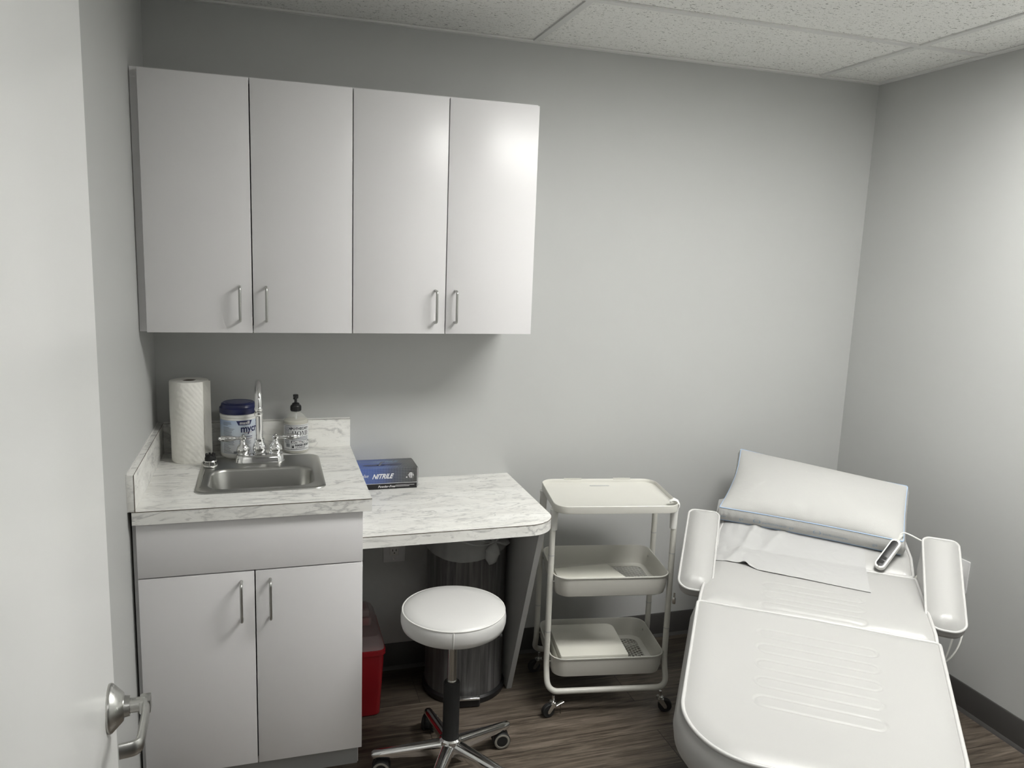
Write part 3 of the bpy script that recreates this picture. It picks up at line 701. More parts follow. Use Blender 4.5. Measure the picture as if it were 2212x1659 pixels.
b = bmesh.new(); prism(b, rrect(.652, .690, -.222, -.10, .006, 4), .303, .327, .002); obj('red_tray', b, M['red'], lo)

# ---------------------------------------------------------------- trash can, bag
cx_, cy_ = 1.052, -.168
r = empty('trash_can', (cx_, cy_, 0), 0, 'round pedal trash can with grey wood print under the desk', 'trash can')
b = bmesh.new(); lathe(b, [(.138, .66), (.138, .02), (.146, .02), (.146, .03), (.146, .655), (.1475, .66), (.1475, .667), (.138, .667)], (cx_, cy_, 0), 80, cap=False); obj('body', b, M['wood_print'], r, angle=50)
b = bmesh.new(); lathe(b, [(0, .0005), (.152, .0005), (.155, .006), (.155, .022), (.148, .030), (0, .030)], (cx_, cy_, 0), 80); obj('base_ring', b, M['black'], r)
b = bmesh.new(); a = math.radians(-97); Mx = Matrix.Translation((cx_, cy_, 0)) @ Matrix.Rotation(a, 4, 'Z')
box(b, .145, .170, -.042, .042, .002, .034, .006, 3, Mx); obj('pedal_housing', b, M['black'], r)
b = bmesh.new(); box(b, .158, .182, -.040, .040, .036, .045, .003, 3, Mx); box(b, .148, .16, -.01, .01, .030, .040, .001, 1, Mx); obj('pedal', b, M['chrome'], r)
r = empty('trash_bag', (cx_, cy_, .5), 0, 'thin clear plastic bag folded over the trash can rim and knotted', 'trash bag')
b = bmesh.new(); loops = []; seg = 160
def ring_(q, z, ph, amp, za=0): return [(cx_+(q+amp*math.sin(17*a_+ph)+amp*.7*math.sin(31*a_+ph*2))*math.cos(a_), cy_+(q+amp*math.sin(17*a_+ph)+amp*.7*math.sin(31*a_+ph*2))*math.sin(a_), z+za*math.sin(2.3*a_+1)+za*.5*math.cos(a_+1.0)) for a_ in [2*math.pi*i/seg for i in range(seg)]]
loft(b, [ring_(.132, .30, 0, .001), ring_(.134, .60, 0, .0005), ring_(.136, .6685, 0, 0), ring_(.143, .671, 0, 0), ring_(.1500, .668, 0, 0), ring_(.1510, .64, 1, .0006), ring_(.1535, .60, 2, .0016, .006), ring_(.1555, .567, 2.5, .0018, .010), ring_(.1530, .553, 3, .0008, .012)], False, False)
obj('liner', b, M['bag'], r, angle=60)
b = bmesh.new(); kx, ky, kz = cx_+.064, cy_-.150, .617
K = Vector((kx, ky, kz))
tube(b, spline([K+Vector((0, .01, .0)), K+Vector((-.004, -.004, -.012)), K+Vector((-.012, -.010, -.040)), K+Vector((-.016, -.004, -.070)), K+Vector((-.02, 0, -.085))], 8), [.010]*8+[.014+.002*k for k in range(8)]+[.024-.0005*k for k in range(8)]+[.018-.002*k for k in range(8)]+[.003], 12, sx=.6)
tube(b, spline([K, K+Vector((-.018, -.006, .016)), K+Vector((-.03, 0, .034))], 6), [.009]*6+[.008]*6+[.004], 10, sx=.6)
tube(b, spline([K, K+Vector((.012, -.008, .022)), K+Vector((.018, 0, .048))], 6), [.010]*6+[.013]*6+[.008], 10, sx=.5)
tube(b, spline([K, K+Vector((.03, .008, -.012)), K+Vector((.052, .03, -.014))], 6), [.009]*6+[.016]*6+[.012], 10, sx=.5)
tube(b, spline([K, K+Vector((-.05, -.004, -.010)), K+Vector((-.11, .004, .002)), K+Vector((-.165, .04, .02))], 8), .0065, 8, sx=.5)
tube(b, spline([K, K+Vector((-.04, -.006, .004)), K+Vector((-.10, .0, .022)), K+Vector((-.16, .04, .035))], 8), .004, 8, sx=.5)
obj('knot', b, M['bag'], r, angle=80)

# ---------------------------------------------------------------- stool
ox, oy = .888, -.664
r = empty('stool', (ox, oy, 0), 0, 'round white vinyl stool on chrome five-star base with casters', 'stool')
b = bmesh.new(); SR = .158
lathe(b, [(0, 0.4920), (SR-.030, 0.4920), (SR-.014, 0.4950), (SR-.003, 0.5030), (SR+.001, 0.5170), (SR+.0015, 0.5330), (SR-.001, 0.5470), (SR-.005, 0.5540), (SR-.012, 0.5590), (SR-.028, 0.5650), (SR-.06, 0.5695), (SR-.11, 0.5710), (0, 0.5710)], (ox, oy, 0), 96); so = obj('seat', b, M['stool_vinyl'], r, angle=80)
b = bmesh.new(); tube(b, [(ox+(SR-.0035)*math.cos(a_), oy+(SR-.0035)*math.sin(a_), 0.5535) for a_ in [2*math.pi*i/96 for i in range(96)]], .0022, 8, True)
a_ = math.radians(-103); tube(b, [(ox+q_*math.cos(a_), oy+q_*math.sin(a_), z) for q_, z in ((SR-.014, 0.4950), (SR-.002, 0.5030), (SR+.002, 0.5170), (SR+.0025, 0.5330), (SR, 0.5470), (SR-.004, 0.5530))], .0014, 6)
obj('piping', b, M['white_plastic'], so)
b = bmesh.new(); lathe(b, [(0, 0.4800), (.07, 0.4800), (.07, 0.4910), (0, 0.4910)], (ox, oy, 0), 32); lathe(b, [(0, 0.4550), (.022, 0.4550), (.025, 0.4800), (0, 0.4800)], (ox, oy, 0)); obj('seat_plate', b, M['black'], r)
b = bmesh.new(); lathe(b, [(0, .310), (.0135, .310), (.0135, .475), (0, .475)], (ox, oy, 0), 32); lathe(b, [(0, .308), (.0165, .308), (.0165, .318), (0, .318)], (ox, oy, 0), 32); obj('gas_rod', b, M['steel2'], r)
b = bmesh.new(); lathe(b, [(0, .10), (.0255, .10), (.0255, .308), (.0235, .312), (0, .312)], (ox, oy, 0), 40); obj('column_cover', b, M['rubber'], r)
b = bmesh.new(); tube(b, [(ox+.05, oy+.0, .482), (ox+.10, oy+.02, .470), (ox+.125, oy+.03, .455)], .004, 8); Mx = Matrix.Translation((ox+.140, oy+.036, .443)) @ Matrix.Rotation(math.radians(-20), 4, 'Z') @ Matrix.Rotation(math.radians(30), 4, 'Y'); prism(b, rrect(-.03, .03, -.016, .016, .014, 6), -.004, .004, .002, Mx); obj('height_lever', b, M['black'], r)
b = bmesh.new(); lathe(b, [(0, .070), (.028, .070), (.031, .078), (.0345, .114), (.034, .122), (.0285, .127), (0, .127)], (ox, oy, 0), 48); obj('hub', b, M['chrome'], r)
LR = .243
for k in range(5):
    a_ = math.radians(168+72*k)
    Mx = Matrix.Translation((ox, oy, 0)) @ Matrix.Rotation(a_, 4, 'Z')
    b = bmesh.new(); lo_ = []
    for t in (0, .15, .35, .6, .85, .97, 1):
        x = .024+(LR-.024)*t; w_ = .0195-.006*t; zt = .118-.036*t; h_ = .046-.026*t
        if t == 1: w_ *= .6; h_ *= .7; zt -= .003
        lo_.append([(x, -w_*.75, zt-h_), (x, -w_, zt-h_*.6), (x, -w_, zt-.010), (x, -w_*.8, zt-.004), (x, -w_*.35, zt), (x, w_*.35, zt), (x, w_*.8, zt-.004), (x, w_, zt-.010), (x, w_, zt-h_*.6), (x, w_*.75, zt-h_)])
    loft(b, lo_); b.transform(Mx); obj('leg', b, M['chrome'], r, angle=40)
    cc = Mx @ Vector((LR-.018, 0, 0)); sw = math.radians([-12, 200, -20, 178, 60][k])
    Mc = Matrix.Translation((cc.x, cc.y, 0)) @ Matrix.Rotation(sw, 4, 'Z')
    b = bmesh.new(); lathe(b, [(0, .058), (.0065, .058), (.0065, .066), (0, .066)], (0, 0, 0), 16)
    for i_ in range(1): pass
    arcp = [(.026*math.cos(math.radians(t)), .026+.033*math.sin(math.radians(t))) for t in range(-5, 186, 10)]
    b2 = bmesh.new(); prism(b2, arcp, -.011, .011, .002); b2.transform(Matrix.Translation((.012, 0, 0)) @ Matrix.Rotation(math.radians(90), 4, 'X')); merge(b, b2)
    b.transform(Mc); ca = obj('caster', b, M['black'], r)
    for sd in (-1, 1):
        b = bmesh.new(); Mw = Mc @ Matrix.Translation((.012, sd*.0165, .0288)) @ Matrix.Rotation(math.radians(90), 4, 'X')
        lathe(b, [(0, -.0055), (.0265, -.0055), (.0285, -.003), (.0285, .003), (.0265, .0055), (0, .0055)], (0, 0, 0), 36, Mw); wo = obj('wheel', b, M['rubber'], ca)
        b = bmesh.new(); lathe(b, [(.0175, .0050*-sd), (.0195, .0064*-sd), (.0245, .0064*-sd), (.0268, .0048*-sd)], (0, 0, 0), 36, Mw, cap=False); obj('tyre_ring', b, M['ring'], ca)

# ---------------------------------------------------------------- utility cart
CA = math.radians(-9.5)
cart = empty('utility_cart', (1.530, -.335, 0), CA, 'cream metal utility cart with two mesh-bottom trays between desk and bed', 'cart')
for s in (-1, 1):       # s=-1 front frame
    b = bmesh.new(); y1 = s*.105; y2 = s*.150; X = .219
    tube(b, fillet([(-X, y1, .752), (-X, y1, .165), (-X, y2, .092), (X, y2, .092), (X, y1, .165), (X, y1, .752)], .055, 8), .0105, 16)
    obj('leg_frame', b, M['white_metal'], cart, True)
    multi('joint_sleeve', [nb(lathe, [(.0107, -.002), (.0112, 0), (.0107, .002)], (x, y1, z), 16, cap=False) for x in (-X, X) for z in (.30, .585)], M['cab_in'], cart, True)
for zt in (.515, .213):
    hW, hD, dp = .206, .150, .076
    b = bmesh.new()
    L = lambda q, z, rr: [(x, y, z) for x, y in rrect(-hW+q, hW-q, -hD+q, hD-q, rr, 8)]
    loft(b, [L(.018, zt-dp, .04), L(.008, zt-dp+.006, .045), L(.002, zt-dp+.03, .047), L(0, zt-.004, .048), L(-.003, zt-.002, .05), L(-.003, zt+.001, .05), L(0, zt+.002, .048), L(.0022, zt-.002, .047), L(.0042, zt-dp+.03, .046), L(.010, zt-dp+.0085, .043), L(.030, zt-dp+.004, .03)], False, False)
    loft(b, [L(.018, zt-dp, .04), L(.030, zt-dp, .03), L(.030, zt-dp+.004, .03)], False, False)
    tray = obj('tray', b, M['white_metal'], cart, True, 40)
    # expanded metal mesh in the bottom (crossing diagonal strands)
    b = bmesh.new(); mx0, mx1, my0, my1 = -hW+.029, hW-.029, -hD+.029, hD-.029; z = zt-dp+.0015
    def strand(slope, c):
        p = []
        for x in (mx0, mx1):
            y = slope*x+c
            if my0 <= y <= my1: p.append((x, y))
        for y in (my0, my1):
            x = (y-c)/slope
            if mx0 < x < mx1: p.append((x, y))
        if len(p) >= 2:
            (xa, ya), (xb, yb) = p[:2]; dx_, dy_ = xb-xa, yb-ya; ln = math.hypot(dx_, dy_)
            if ln < .004: return
            Mx = Matrix.Translation(((xa+xb)/2, (ya+yb)/2, z)) @ Matrix.Rotation(math.atan2(dy_, dx_), 4, 'Z')
            box(b, -ln/2, ln/2, -.0016, .0016, -.0007, .0007, 0, 1, Mx)
    for sl_ in (.62, -.62):
        c = -.4
        while c < .4: strand(sl_, c); c += .0150
    obj('mesh_bottom', b, M['white_metal'], tray, True, None)
    multi('screw', [nb(lathe, [(0, -.014), (.0045, -.014), (.0045, -.0015), (.003, .0), (0, .0005)], (x-.0+nx*.006, y, zt-.028), 12, Matrix.Rotation(math.radians(90*nx), 4, 'Y')) for x, nx in ((hW, -1), (-hW, 1)) for y in (-.105, .105)], M['steel2'], tray, True)
for x, y, a_, br_ in ((-.197, -.150, 200, True), (.197, -.150, -15, False), (-.197, .150, 190, False), (.197, .150, 20, False)):
    Mc = Matrix.Translation((x, y, 0)) @ Matrix.Rotation(math.radians(a_), 4, 'Z')
    b = bmesh.new(); lathe(b, [(0, .0505), (.0125, .0505), (.0125, .056), (.005, .058), (.005, .078), (0, .078)], (0, 0, 0), 20)
    for sd in (-1, 1): prism(b, [(-.012, .050), (.012, .050), (.026, .028), (.026, .018), (.018, .016)], -.0008, .0008, 0, Matrix.Translation((0, sd*.0118, 0)) @ Matrix.Rotation(math.radians(90), 4, 'X'))
    box(b, -.012, .013, -.0125, .0125, .048, .0505)
    if br_:
        tube(b, [(-.004, .016, .05), (-.016, .020, .052), (-.022, .020, .030), (-.020, .020, .014)], .004, 8, sx=.4); tube(b, [(.0, .018, .05), (-.03, .018, .058)], .007, 8, sx=.3)
    b.transform(Mc); co_ = obj('caster', b, M['steel2'], cart, True)
    b = bmesh.new(); lathe(b, [(0, -.009), (.022, -.009), (.0245, -.006), (.0245, .006), (.022, .009), (0, .009)], (0, 0, 0), 36, Mc @ Matrix.Translation((.019, 0, .0247)) @ Matrix.Rotation(math.radians(90), 4, 'X')); obj('wheel', b, M['rubber'], co_, True)
# tray lid on top
Mc = wm(cart)
lid = empty('serving_tray', Mc @ Vector((0, 0, .752)), CA, 'cream metal tray top with a handle slot resting on the utility cart', 'tray')
b = bmesh.new(); hW, hD, zl = .221, .163, 0
def L(q, z, rr):
    return [(x, y, z) for x, y in rrect(-hW+q, hW-q, -hD+q, hD-q, rr, 8)]
loops = [L(.012, .0085, .038), L(.006, .001, .045), L(0, .0005, .05), L(-.001, .004, .05), L(-.001, .026, .05), L(.0005, .0275, .05), L(.002, .026, .048), L(.003, .015, .045), L(.008, .0115, .04)]
loft(b, loops, False, True)
# underside
loft(b, [L(.012, .0085, .038), L(.03, .0105, .02)], False, True)
lidm = obj('tray_pan', b, M['white_metal'], lid, True, 40)
b = bmesh.new(); prism(b, rrect(-.038, .038, .119, .131, .0055, 6), .0108, .0124, .0004); obj('handle_slot', b, M['cab_in'], lid, True)
b = bmesh.new(); loft(b, [[(x, y+.0+o, z) for x, y in ((-.085, hD-.001), (-.06, hD-.001), (.06, hD-.001), (.085, hD-.001))] for o, z in ((-.0005, .027), (-.0005, .0275))]) ; b.free()
# raised ears either side of the slot
for s in (-1, 1): obj('raised_lip', nb(prism, [(s*.062, hD-.0032), (s*.076, hD-.0032), (s*.13, hD-.0032), (s*.13, hD+.0008), (s*.076, hD+.0008), (s*.062, hD+.0008)], .0262, .0305, .001), M['white_metal'], lid, True)
multi('leg_socket', [nb(lathe, [(0, -.075), (.0122, -.075), (.0135, -.02), (.0155, -.002), (.0155, .0), (0, .0)], (x*.985, y, .0008), 20) for x, y in ((-.219, -.105), (.219, -.105), (-.219, .105), (.219, .105))], M['white_plastic'], lid, True)
p_ = Mc @ Vector((.207, -.118, .778))
cl = empty('plastic_clip', p_, CA, 'small white plastic clip hooked on the tray corner nearest the bed', 'clip')
b = bmesh.new(); tube(b, spline([(-.016, .006, .0), (-.004, .004, .007), (.009, .0, .006), (.0185, -.003, -.006), (.0185, -.004, -.018)], 5), .008, 8, sx=.35, sy=1.2); tube(b, [(-.014, -.004, .001), (.004, .014, .008), (.019, .010, .0)], .004, 8); obj('clip_body', b, M['white_plastic'], cl, True)

# folded drapes in the trays
def sheet_stack(name, poly, z0, th, label, parent_M, grp=None, bev=.0015):
    o = empty(name, parent_M @ Vector((sum(p[0] for p in poly)/len(poly), sum(p[1] for p in poly)/len(poly), z0)), CA, label, 'paper drape', grp)
    b = bmesh.new(); prism(b, poly, z0, z0+th, bev); b.transform(parent_M)
    k = obj('folded_sheet', b, M['sheet_paper'], o); return o
zb = .515-.076+.0045
sheet_stack('paper_drape', [(-.180, -.128), (.090, -.128), (.030, .062), (-.05, .052), (-.180, .03)], zb, .034, 'cream folded paper drape lying in the middle tray of the cart', Mc)
zb = .213-.076+.0045
zz = zb
for k, (x0, x1, y0, y1, th, lab) in enumerate(((-.176, .082, -.134, .105, .024, 'cream folded paper drape at the bottom of the lower tray stack'), (-.178, .078, -.132, .100, .022, 'cream folded paper drape in the middle of the lower tray stack'), (-.172, .076, -.130, .108, .026, 'cream folded paper drape on top of the lower tray stack'))):
    rs = [.03, .006, .006, .006] if k == 2 else .005
    sheet_stack('paper_drape', rrect(x0, x1, y0, y1, rs, 5), zz, th, lab, Mc, 'folded drapes in the lower tray', .003); zz += th+.0004

# ---------------------------------------------------------------- treatment bed
BA = math.radians(-37.3)
bed_o = Vector((2.128*math.cos(BA), 2.128*math.sin(BA), 0))
bed = empty('treatment_bed', bed_o, BA, 'white vinyl treatment bed with raised back and two padded armrests', 'treatment bed')
def sdcaps(x, y, x0, x1, y0, y1):
    r_ = (y1-y0)/2; cy = (y0+y1)/2; a = x0+r_; b_ = x1-r_
    cx = np.clip(x, a, b_); return np.abs(np.hypot(x-cx, y-cy)-r_)
def cushion(name, part_parent, hw, L0, L1, R0_, R1_, T, crown, ew, M4, mat, nx, ny, grooves=(), bulge=.018, taper=0, hwf=None, dip=None, pr=.005, piping_name='piping', bevel_bottom=.03):
    """cushion lying in local xy (x across, y from L0 near to L1 far), top edge at z=0, thickness T below"""
    hwf = hwf or (lambda y: hw)
    xs_ = np.linspace(-1, 1, nx); ys_ = np.linspace(0, 1, ny)
    Xn, Yn = np.meshgrid(xs_, ys_)
    X = Xn*hw; Y = L0+Yn*(L1-L0)
    def corner(X, Y, R_, near):
        if R_ <= 0: return X, Y
        p = (np.abs(X)-(hw-R_))/R_; q = ((L0+R_)-Y)/R_ if near else (Y-(L1-R_))/R_
        mk = (p > 0) & (q > 0); p_ = np.where(mk, p, 0); q_ = np.where(mk, q, 0)
        pn = p_*np.sqrt(1-q_**2/2); qn = q_*np.sqrt(1-p_**2/2)
        X2 = np.where(mk, np.sign(X)*((hw-R_)+pn*R_), X)
        Y2 = np.where(mk, (L0+R_)-qn*R_ if near else (L1-R_)+qn*R_, Y)
        return X2, Y2
    X, Y = corner(X, Y, R0_, True); X, Y = corner(X, Y, R1_, False)
    # distance to the outline
    def dist(X, Y):
        d = np.minimum(hw-np.abs(X), np.minimum(Y-L0, L1-Y))
        for R_, near in ((R0_, 1), (R1_, 0)):
            if R_ <= 0: continue
            p = np.abs(X)-(hw-R_); q = (L0+R_)-Y if near else Y-(L1-R_)
            mk = (p > 0) & (q > 0); d = np.where(mk, R_-np.hypot(p, q), d)
        return np.maximum(d, 0)
    D = dist(X, Y); t = np.clip(D/ew, 0, 1)
    Z = crown*(1-(1-t)**2.2)
    for (x0, x1, y0, y1) in grooves:
        g_ = sdcaps(X, Y, x0, x1, y0, y1); Z -= .0026*np.exp(-(g_/.0030)**2)
    if dip is not None: Z += dip(X, Y)
    sc_ = hwf(Y)/hw; X = X*sc_
    V = np.stack([X, Y, Z], -1).reshape(-1, 3).tolist()
    Fc = [(j*nx+i, j*nx+i+1, (j+1)*nx+i+1, (j+1)*nx+i) for j in range(ny-1) for i in range(nx-1)]
    loop = [i for i in range(nx)]+[j*nx+nx-1 for j in range(1, ny)]+[(ny-1)*nx+i for i in range(nx-2, -1, -1)]+[j*nx for j in range(ny-2, 0, -1)]
    n = len(loop); prev = loop
    P = [Vector(V[i]) for i in loop]
    nor = []
    for k in range(n):
        t_ = (P[(k+1) % n]-P[k-1]); t_.z = 0; t_.normalize(); nor.append(Vector((t_.y, -t_.x, 0)))
    for f_, zf in ((.25, .06), (.6, .2), (1, .45), (.8, .7), (0, .9), (-bevel_bottom/max(bulge, 1e-4), 1)):
        cur = []
        for k in range(n):
            v_ = P[k]+nor[k]*bulge*f_; V.append([v_.x, v_.y, P[k].z*(1-zf)-T*zf]); cur.append(len(V)-1)
        for k in range(n): Fc.append((prev[k], prev[(k+1) % n], cur[(k+1) % n], cur[k]))
        prev = cur
    Fc.append(tuple(prev))
    me = bpy.data.meshes.new(name); me.from_pydata(V, [], Fc); me.transform(M4); me.update()
    bm_ = bmesh.new(); bm_.from_mesh(me); bmesh.ops.recalc_face_normals(bm_, faces=bm_.faces); bm_.to_mesh(me); bm_.free()
    o = link(name, me, mat, part_parent, True, 70)
    pb = bmesh.new(); pts = [M4 @ (p+nor[k]*.0015+Vector((0, 0, .0015))) for k, p in enumerate(P)]
    # thin the loop
    th = [pts[0]]
    for p in pts[1:]:
        if (p-th[-1]).length > .006: th.append(p)
    if (th[-1]-th[0]).length < .004: th.pop()
    tube(pb, th, pr, 8, True); obj(piping_name, pb, M['vinyl_piping'], o, True, 80)
    return o
ZB = .600
T0 = Matrix.Translation((0, 0, ZB))
caps = lambda c, x0=-.150, x1=.160, h=.046: (x0, x1, c-h/2, c+h/2)
gl = [caps(.112-.0885*k) for k in range(5)]
def dip_leg(X, Y): return -.010*np.exp(-((Y-.265)/.02)**2)*np.clip((np.abs(X)-.16)/.06, 0, 1)*0+.006*np.exp(-((Y-.235)/.05)**2)*np.clip(1-np.abs(X)/.25, 0, 1)
leg = cushion('leg_section', bed, .325, -.478, .268, .185, .012, .112, .013, .055, T0, M['vinyl'], 200, 240, gl, .020, dip=dip_leg, hwf=lambda y: .325-.030*np.clip((.26-y)/.52, 0, 1.35))
gs = [caps(.462-.0, -.145, .145, .044), caps(.388, -.145, .145, .044), caps(.315, -.145, .145, .030)]
def dip_seat(X, Y): return -.016*np.exp(-((Y-.275)/.035)**2)*np.clip((np.abs(X)-.10)/.1, 0, 1)-.006*np.exp(-((Y-.275)/.02)**2)
seat = cushion('seat_section', bed, .324, .278, .742, .012, .012, .105, .011, .05, T0, M['vinyl'], 170, 140, gs, .014, dip=dip_seat)
PH = math.radians(20)
TB = Matrix.Translation((0, .750, ZB)) @ Matrix.Rotation(PH, 4, 'X')
back = cushion('back_section', bed, .318, .002, .560, .010, .14, .095, .012, .05, TB, M['vinyl'], 80, 80, (), .014, hwf=lambda y: .318-.05*np.clip((y-.10)/.3, 0, 1))
# armrests
for s in (-1, 1):
    ang = math.radians(21.5 if s < 0 else 23.5)
    TA = Matrix.Translation((-.352 if s < 0 else .370, .388 if s < 0 else .420, .582 if s < 0 else .578)) @ Matrix.Rotation(math.radians(3.2 if s < 0 else -3.0), 4, 'Z') @ Matrix.Rotation(ang, 4, 'X')
    ar = cushion('armrest', bed, .0515, 0, .395, .042, .022, .030, .026, .050, TA, M['vinyl'], 40, 90, (), .002, pr=.004, bevel_bottom=.016)
    ar['label'] = 'padded armrest on the left side of the bed' if s < 0 else 'padded armrest on the right side of the bed'
    b = bmesh.new()
    A = TA @ Vector((0, .16, -.030)); B = TA @ Vector((0, .34, -.030)); 
    b.free()
    obj('arm_bracket', nb(tube, [A, A+Vector((0, 0, -.06)), Vector((s*.31, A.y+.03, .50))], .011, 10), M['white_metal'], ar, True); obj('arm_bracket', nb(tube, [B, Vector((s*.31, B.y+.02, .56))], .011, 10), M['white_metal'], ar, True)
    # vinyl apron hanging below the rear of the arm
    b = bmesh.new(); x = s*.345
    loft(b, [[tuple(TA @ Vector((-s*.045, .20, -.029))), tuple(TA @ Vector((-s*.045, .375, -.029))), (x-s*.01, .78, .60), (x-s*.01, .60, .565)], [tuple(TA @ Vector((-s*.052, .20, -.029))), tuple(TA @ Vector((-s*.052, .375, -.029))), (x-s*.016, .78, .60), (x-s*.016, .60, .565)]])
    obj('side_apron', b, M['vinyl'], ar, True)
b = bmesh.new(); P0 = Vector((-.418, .432, .53)); Q = P0
tube(b, [Q+Vector((0, 0, .012)), Q+Vector((0, 0, -.004))], .003, 8); prism(b, rrect(-.0055, .0055, -.012, .012, .004, 4), -.001, .001, .0004, Matrix.Translation(Q+Vector((0, 0, -.016))) @ Matrix.Rotation(math.radians(90), 4, 'X'))
obj('zipper_pull', b, M['steel2'], bed, True)
for s in (-1, 1):
    obj('hinge_bolt', nb(lathe, [(0, -.01), (.0085, -.01), (.0085, .001), (.0095, .004), (.008, .011), (.005, .014), (0, .015)], (s*.334, .752, .592), 16, Matrix.Rotation(math.radians(90*s), 4, 'Y')), M['chrome'], bed, True)
b = bmesh.new()
box(b, -.24, .24, -.18, .72, .455, .500, .006); box(b, -.20, .20, .10, .58, .30, .456, .01); box(b, -.14, .14, .16, .52, .10, .301, .008)
box(b, -.22, .22, .02, .70, .03, .10, .015)
Mb = TB; box(b, -.22, .22, .02, .50, -.125, -.094, .004, 2, Mb)
obj('base', b, M['white_plastic'], bed, True)
multi('foot', [nb(lathe, [(0, .0), (.022, .0), (.022, .0305), (0, .0305)], (x, y, 0), 20) for x, y in ((-.19, .06), (.19, .06), (-.19, .66), (.19, .66))], M['rubber'], bed, True)

# disposable sheet over the seat and back
ds = empty('disposable_sheet', bed_o+Matrix.Rotation(BA, 3, 'Z') @ Vector((-.08, .65, .61)), BA, 'thin white disposable sheet spread under the pillow across the bed', 'sheet')
bedM = wm(bed)
FE = [(-.352, .612), (-.30, .604), (-.235, .603), (-.205, .592), (-.165, .568), (-.11, .562), (0, .552), (.10, .540), (.172, .533)]
def fe(x): return float(np.interp(x, [p[0] for p in FE], [p[1] for p in FE]))
def backz(x, y_): # along slope distance -> world
    return TB @ Vector((x, y_, 0))
nx_, ny_ = 120, 110; V = []
rn = random.Random(5)
for j in range(ny_):
    for i in range(nx_):
        x = -.345+(.172+.345)*i/(nx_-1); t = j/(ny_-1); y0 = fe(x); s_ = y0+t*(.742+.30-y0)
        # crown of cushion below
        ex = min(1, max(0, (.318-abs(x))/.05)); cr = .012*(1-(1-ex)**2.2)
        wr_ = .0022*math.sin(38*x+14*s_+2*math.sin(9*s_))*max(0, min(1, (.05-x)/.25))+.0016*math.sin(70*x-33*s_)*max(0, min(1, (-x)/.3))
        fold = .009*math.exp(-((x+.235-.25*(s_-.72))/.018)**2)*max(0, min(1, (s_-.60)/.06))*(1 if s_ < .93 else 0.6)+.006*math.exp(-((x+.16-.5*(s_-.75))/.02)**2)*max(0, min(1, (s_-.70)/.06))
        h = .0012+cr+abs(wr_)+fold
        if t < .05 and x > -.13: h += .0006*(1-t/.05)
        bulge_ = .012*math.exp(-((x+.212)/.016)**2)*math.exp(-((s_-.598)/.010)**2); h += bulge_
        if s_ < .742:
            p = Vector((x, s_, ZB+h))
            dd_ = (.742-s_)
            if dd_ < .03: p.z -= 0
        else:
            p = TB @ Vector((x, s_-.742, h))
        if x < -.318: p.z -= (abs(x)-.318)*.35
        V.append(bedM @ p)
Fc = [(j*nx_+i, j*nx_+i+1, (j+1)*nx_+i+1, (j+1)*nx_+i) for j in range(ny_-1) for i in range(nx_-1)]
me = bpy.data.meshes.new('sheet'); me.from_pydata([tuple(v) for v in V], [], Fc); me.update()
bm_ = bmesh.new(); bm_.from_mesh(me); bmesh.ops.solidify(bm_, geom=bm_.faces[:], thickness=.0006); bm_.to_mesh(me); bm_.free()
link('paper_sheet', me, M['bed_sheet'], ds, False, 70)

# pillow : top corners in the frame of the inclined back section (across, up the slope, height)
BW = bedM @ TB
cor = {'FL': (-.328, .146, .072), 'FR': (.286, .094, .074), 'BR': (.322, .430, .072), 'BL': (-.290, .560, .067)}
pil = empty('pillow', BW @ Vector((0, .25, 0)), BA, 'plump white gusseted pillow with pale blue piping at bed head', 'pillow')
C = {k: Vector(v) for k, v in cor.items()}
nx_, ny_ = 110, 70
def ptop(s, t):
    p = C['FL']*(1-s)*(1-t)+C['FR']*s*(1-t)+C['BR']*s*t+C['BL']*(1-s)*t
    # pinched sides
    ps = .012*(1-abs(2*s-1)**6)*0
    inx = (.016 if s < .5 else -.003)*math.sin(math.pi*t)*abs(2*s-1)**2
    iny = (.012*math.sin(math.pi*s))*(1 if t < .5 else -1)*abs(2*t-1)**2
    p = p+Vector((inx, iny*.6, 0))
    return p
def crownf(s, t):
    a = (1-abs(2*s-1)**2.6); c_ = (1-abs(2*t-1)**2.4)
    h = .056*(a**.6)*(c_**.6)*(1.1-.42*t)
    edge = max(0, 1-t/.22)
    h += .0028*math.sin(52*s+2*math.sin(11*s))*edge*min(1, t/.04)*(1 if s < .75 else .4)*math.exp(-((s-.32)/.3)**2)*min(1, a)
    h += .004*math.sin(9*s+4*t)*a*c_
    return h
V = []; 
for j in range(ny_):
    for i in range(nx_):
        s, t = .5-.5*math.cos(math.pi*i/(nx_-1)), .5-.5*math.cos(math.pi*j/(ny_-1))
        p = ptop(s, t); V.append(p+Vector((0, 0, crownf(s, t))))
Fc = [(j*nx_+i, j*nx_+i+1, (j+1)*nx_+i+1, (j+1)*nx_+i) for j in range(ny_-1) for i in range(nx_-1)]
loop = [i for i in range(nx_)]+[j*nx_+nx_-1 for j in range(1, ny_)]+[(ny_-1)*nx_+i for i in range(nx_-2, -1, -1)]+[j*nx_ for j in range(ny_-2, 0, -1)]
P = [V[i].copy() for i in loop]; n = len(loop); nor = []
for k in range(n):
    t_ = P[(k+1) % n]-P[k-1]; t_.z = 0; t_.normalize(); nor.append(Vector((t_.y, -t_.x, 0)))
prev = loop; low = []
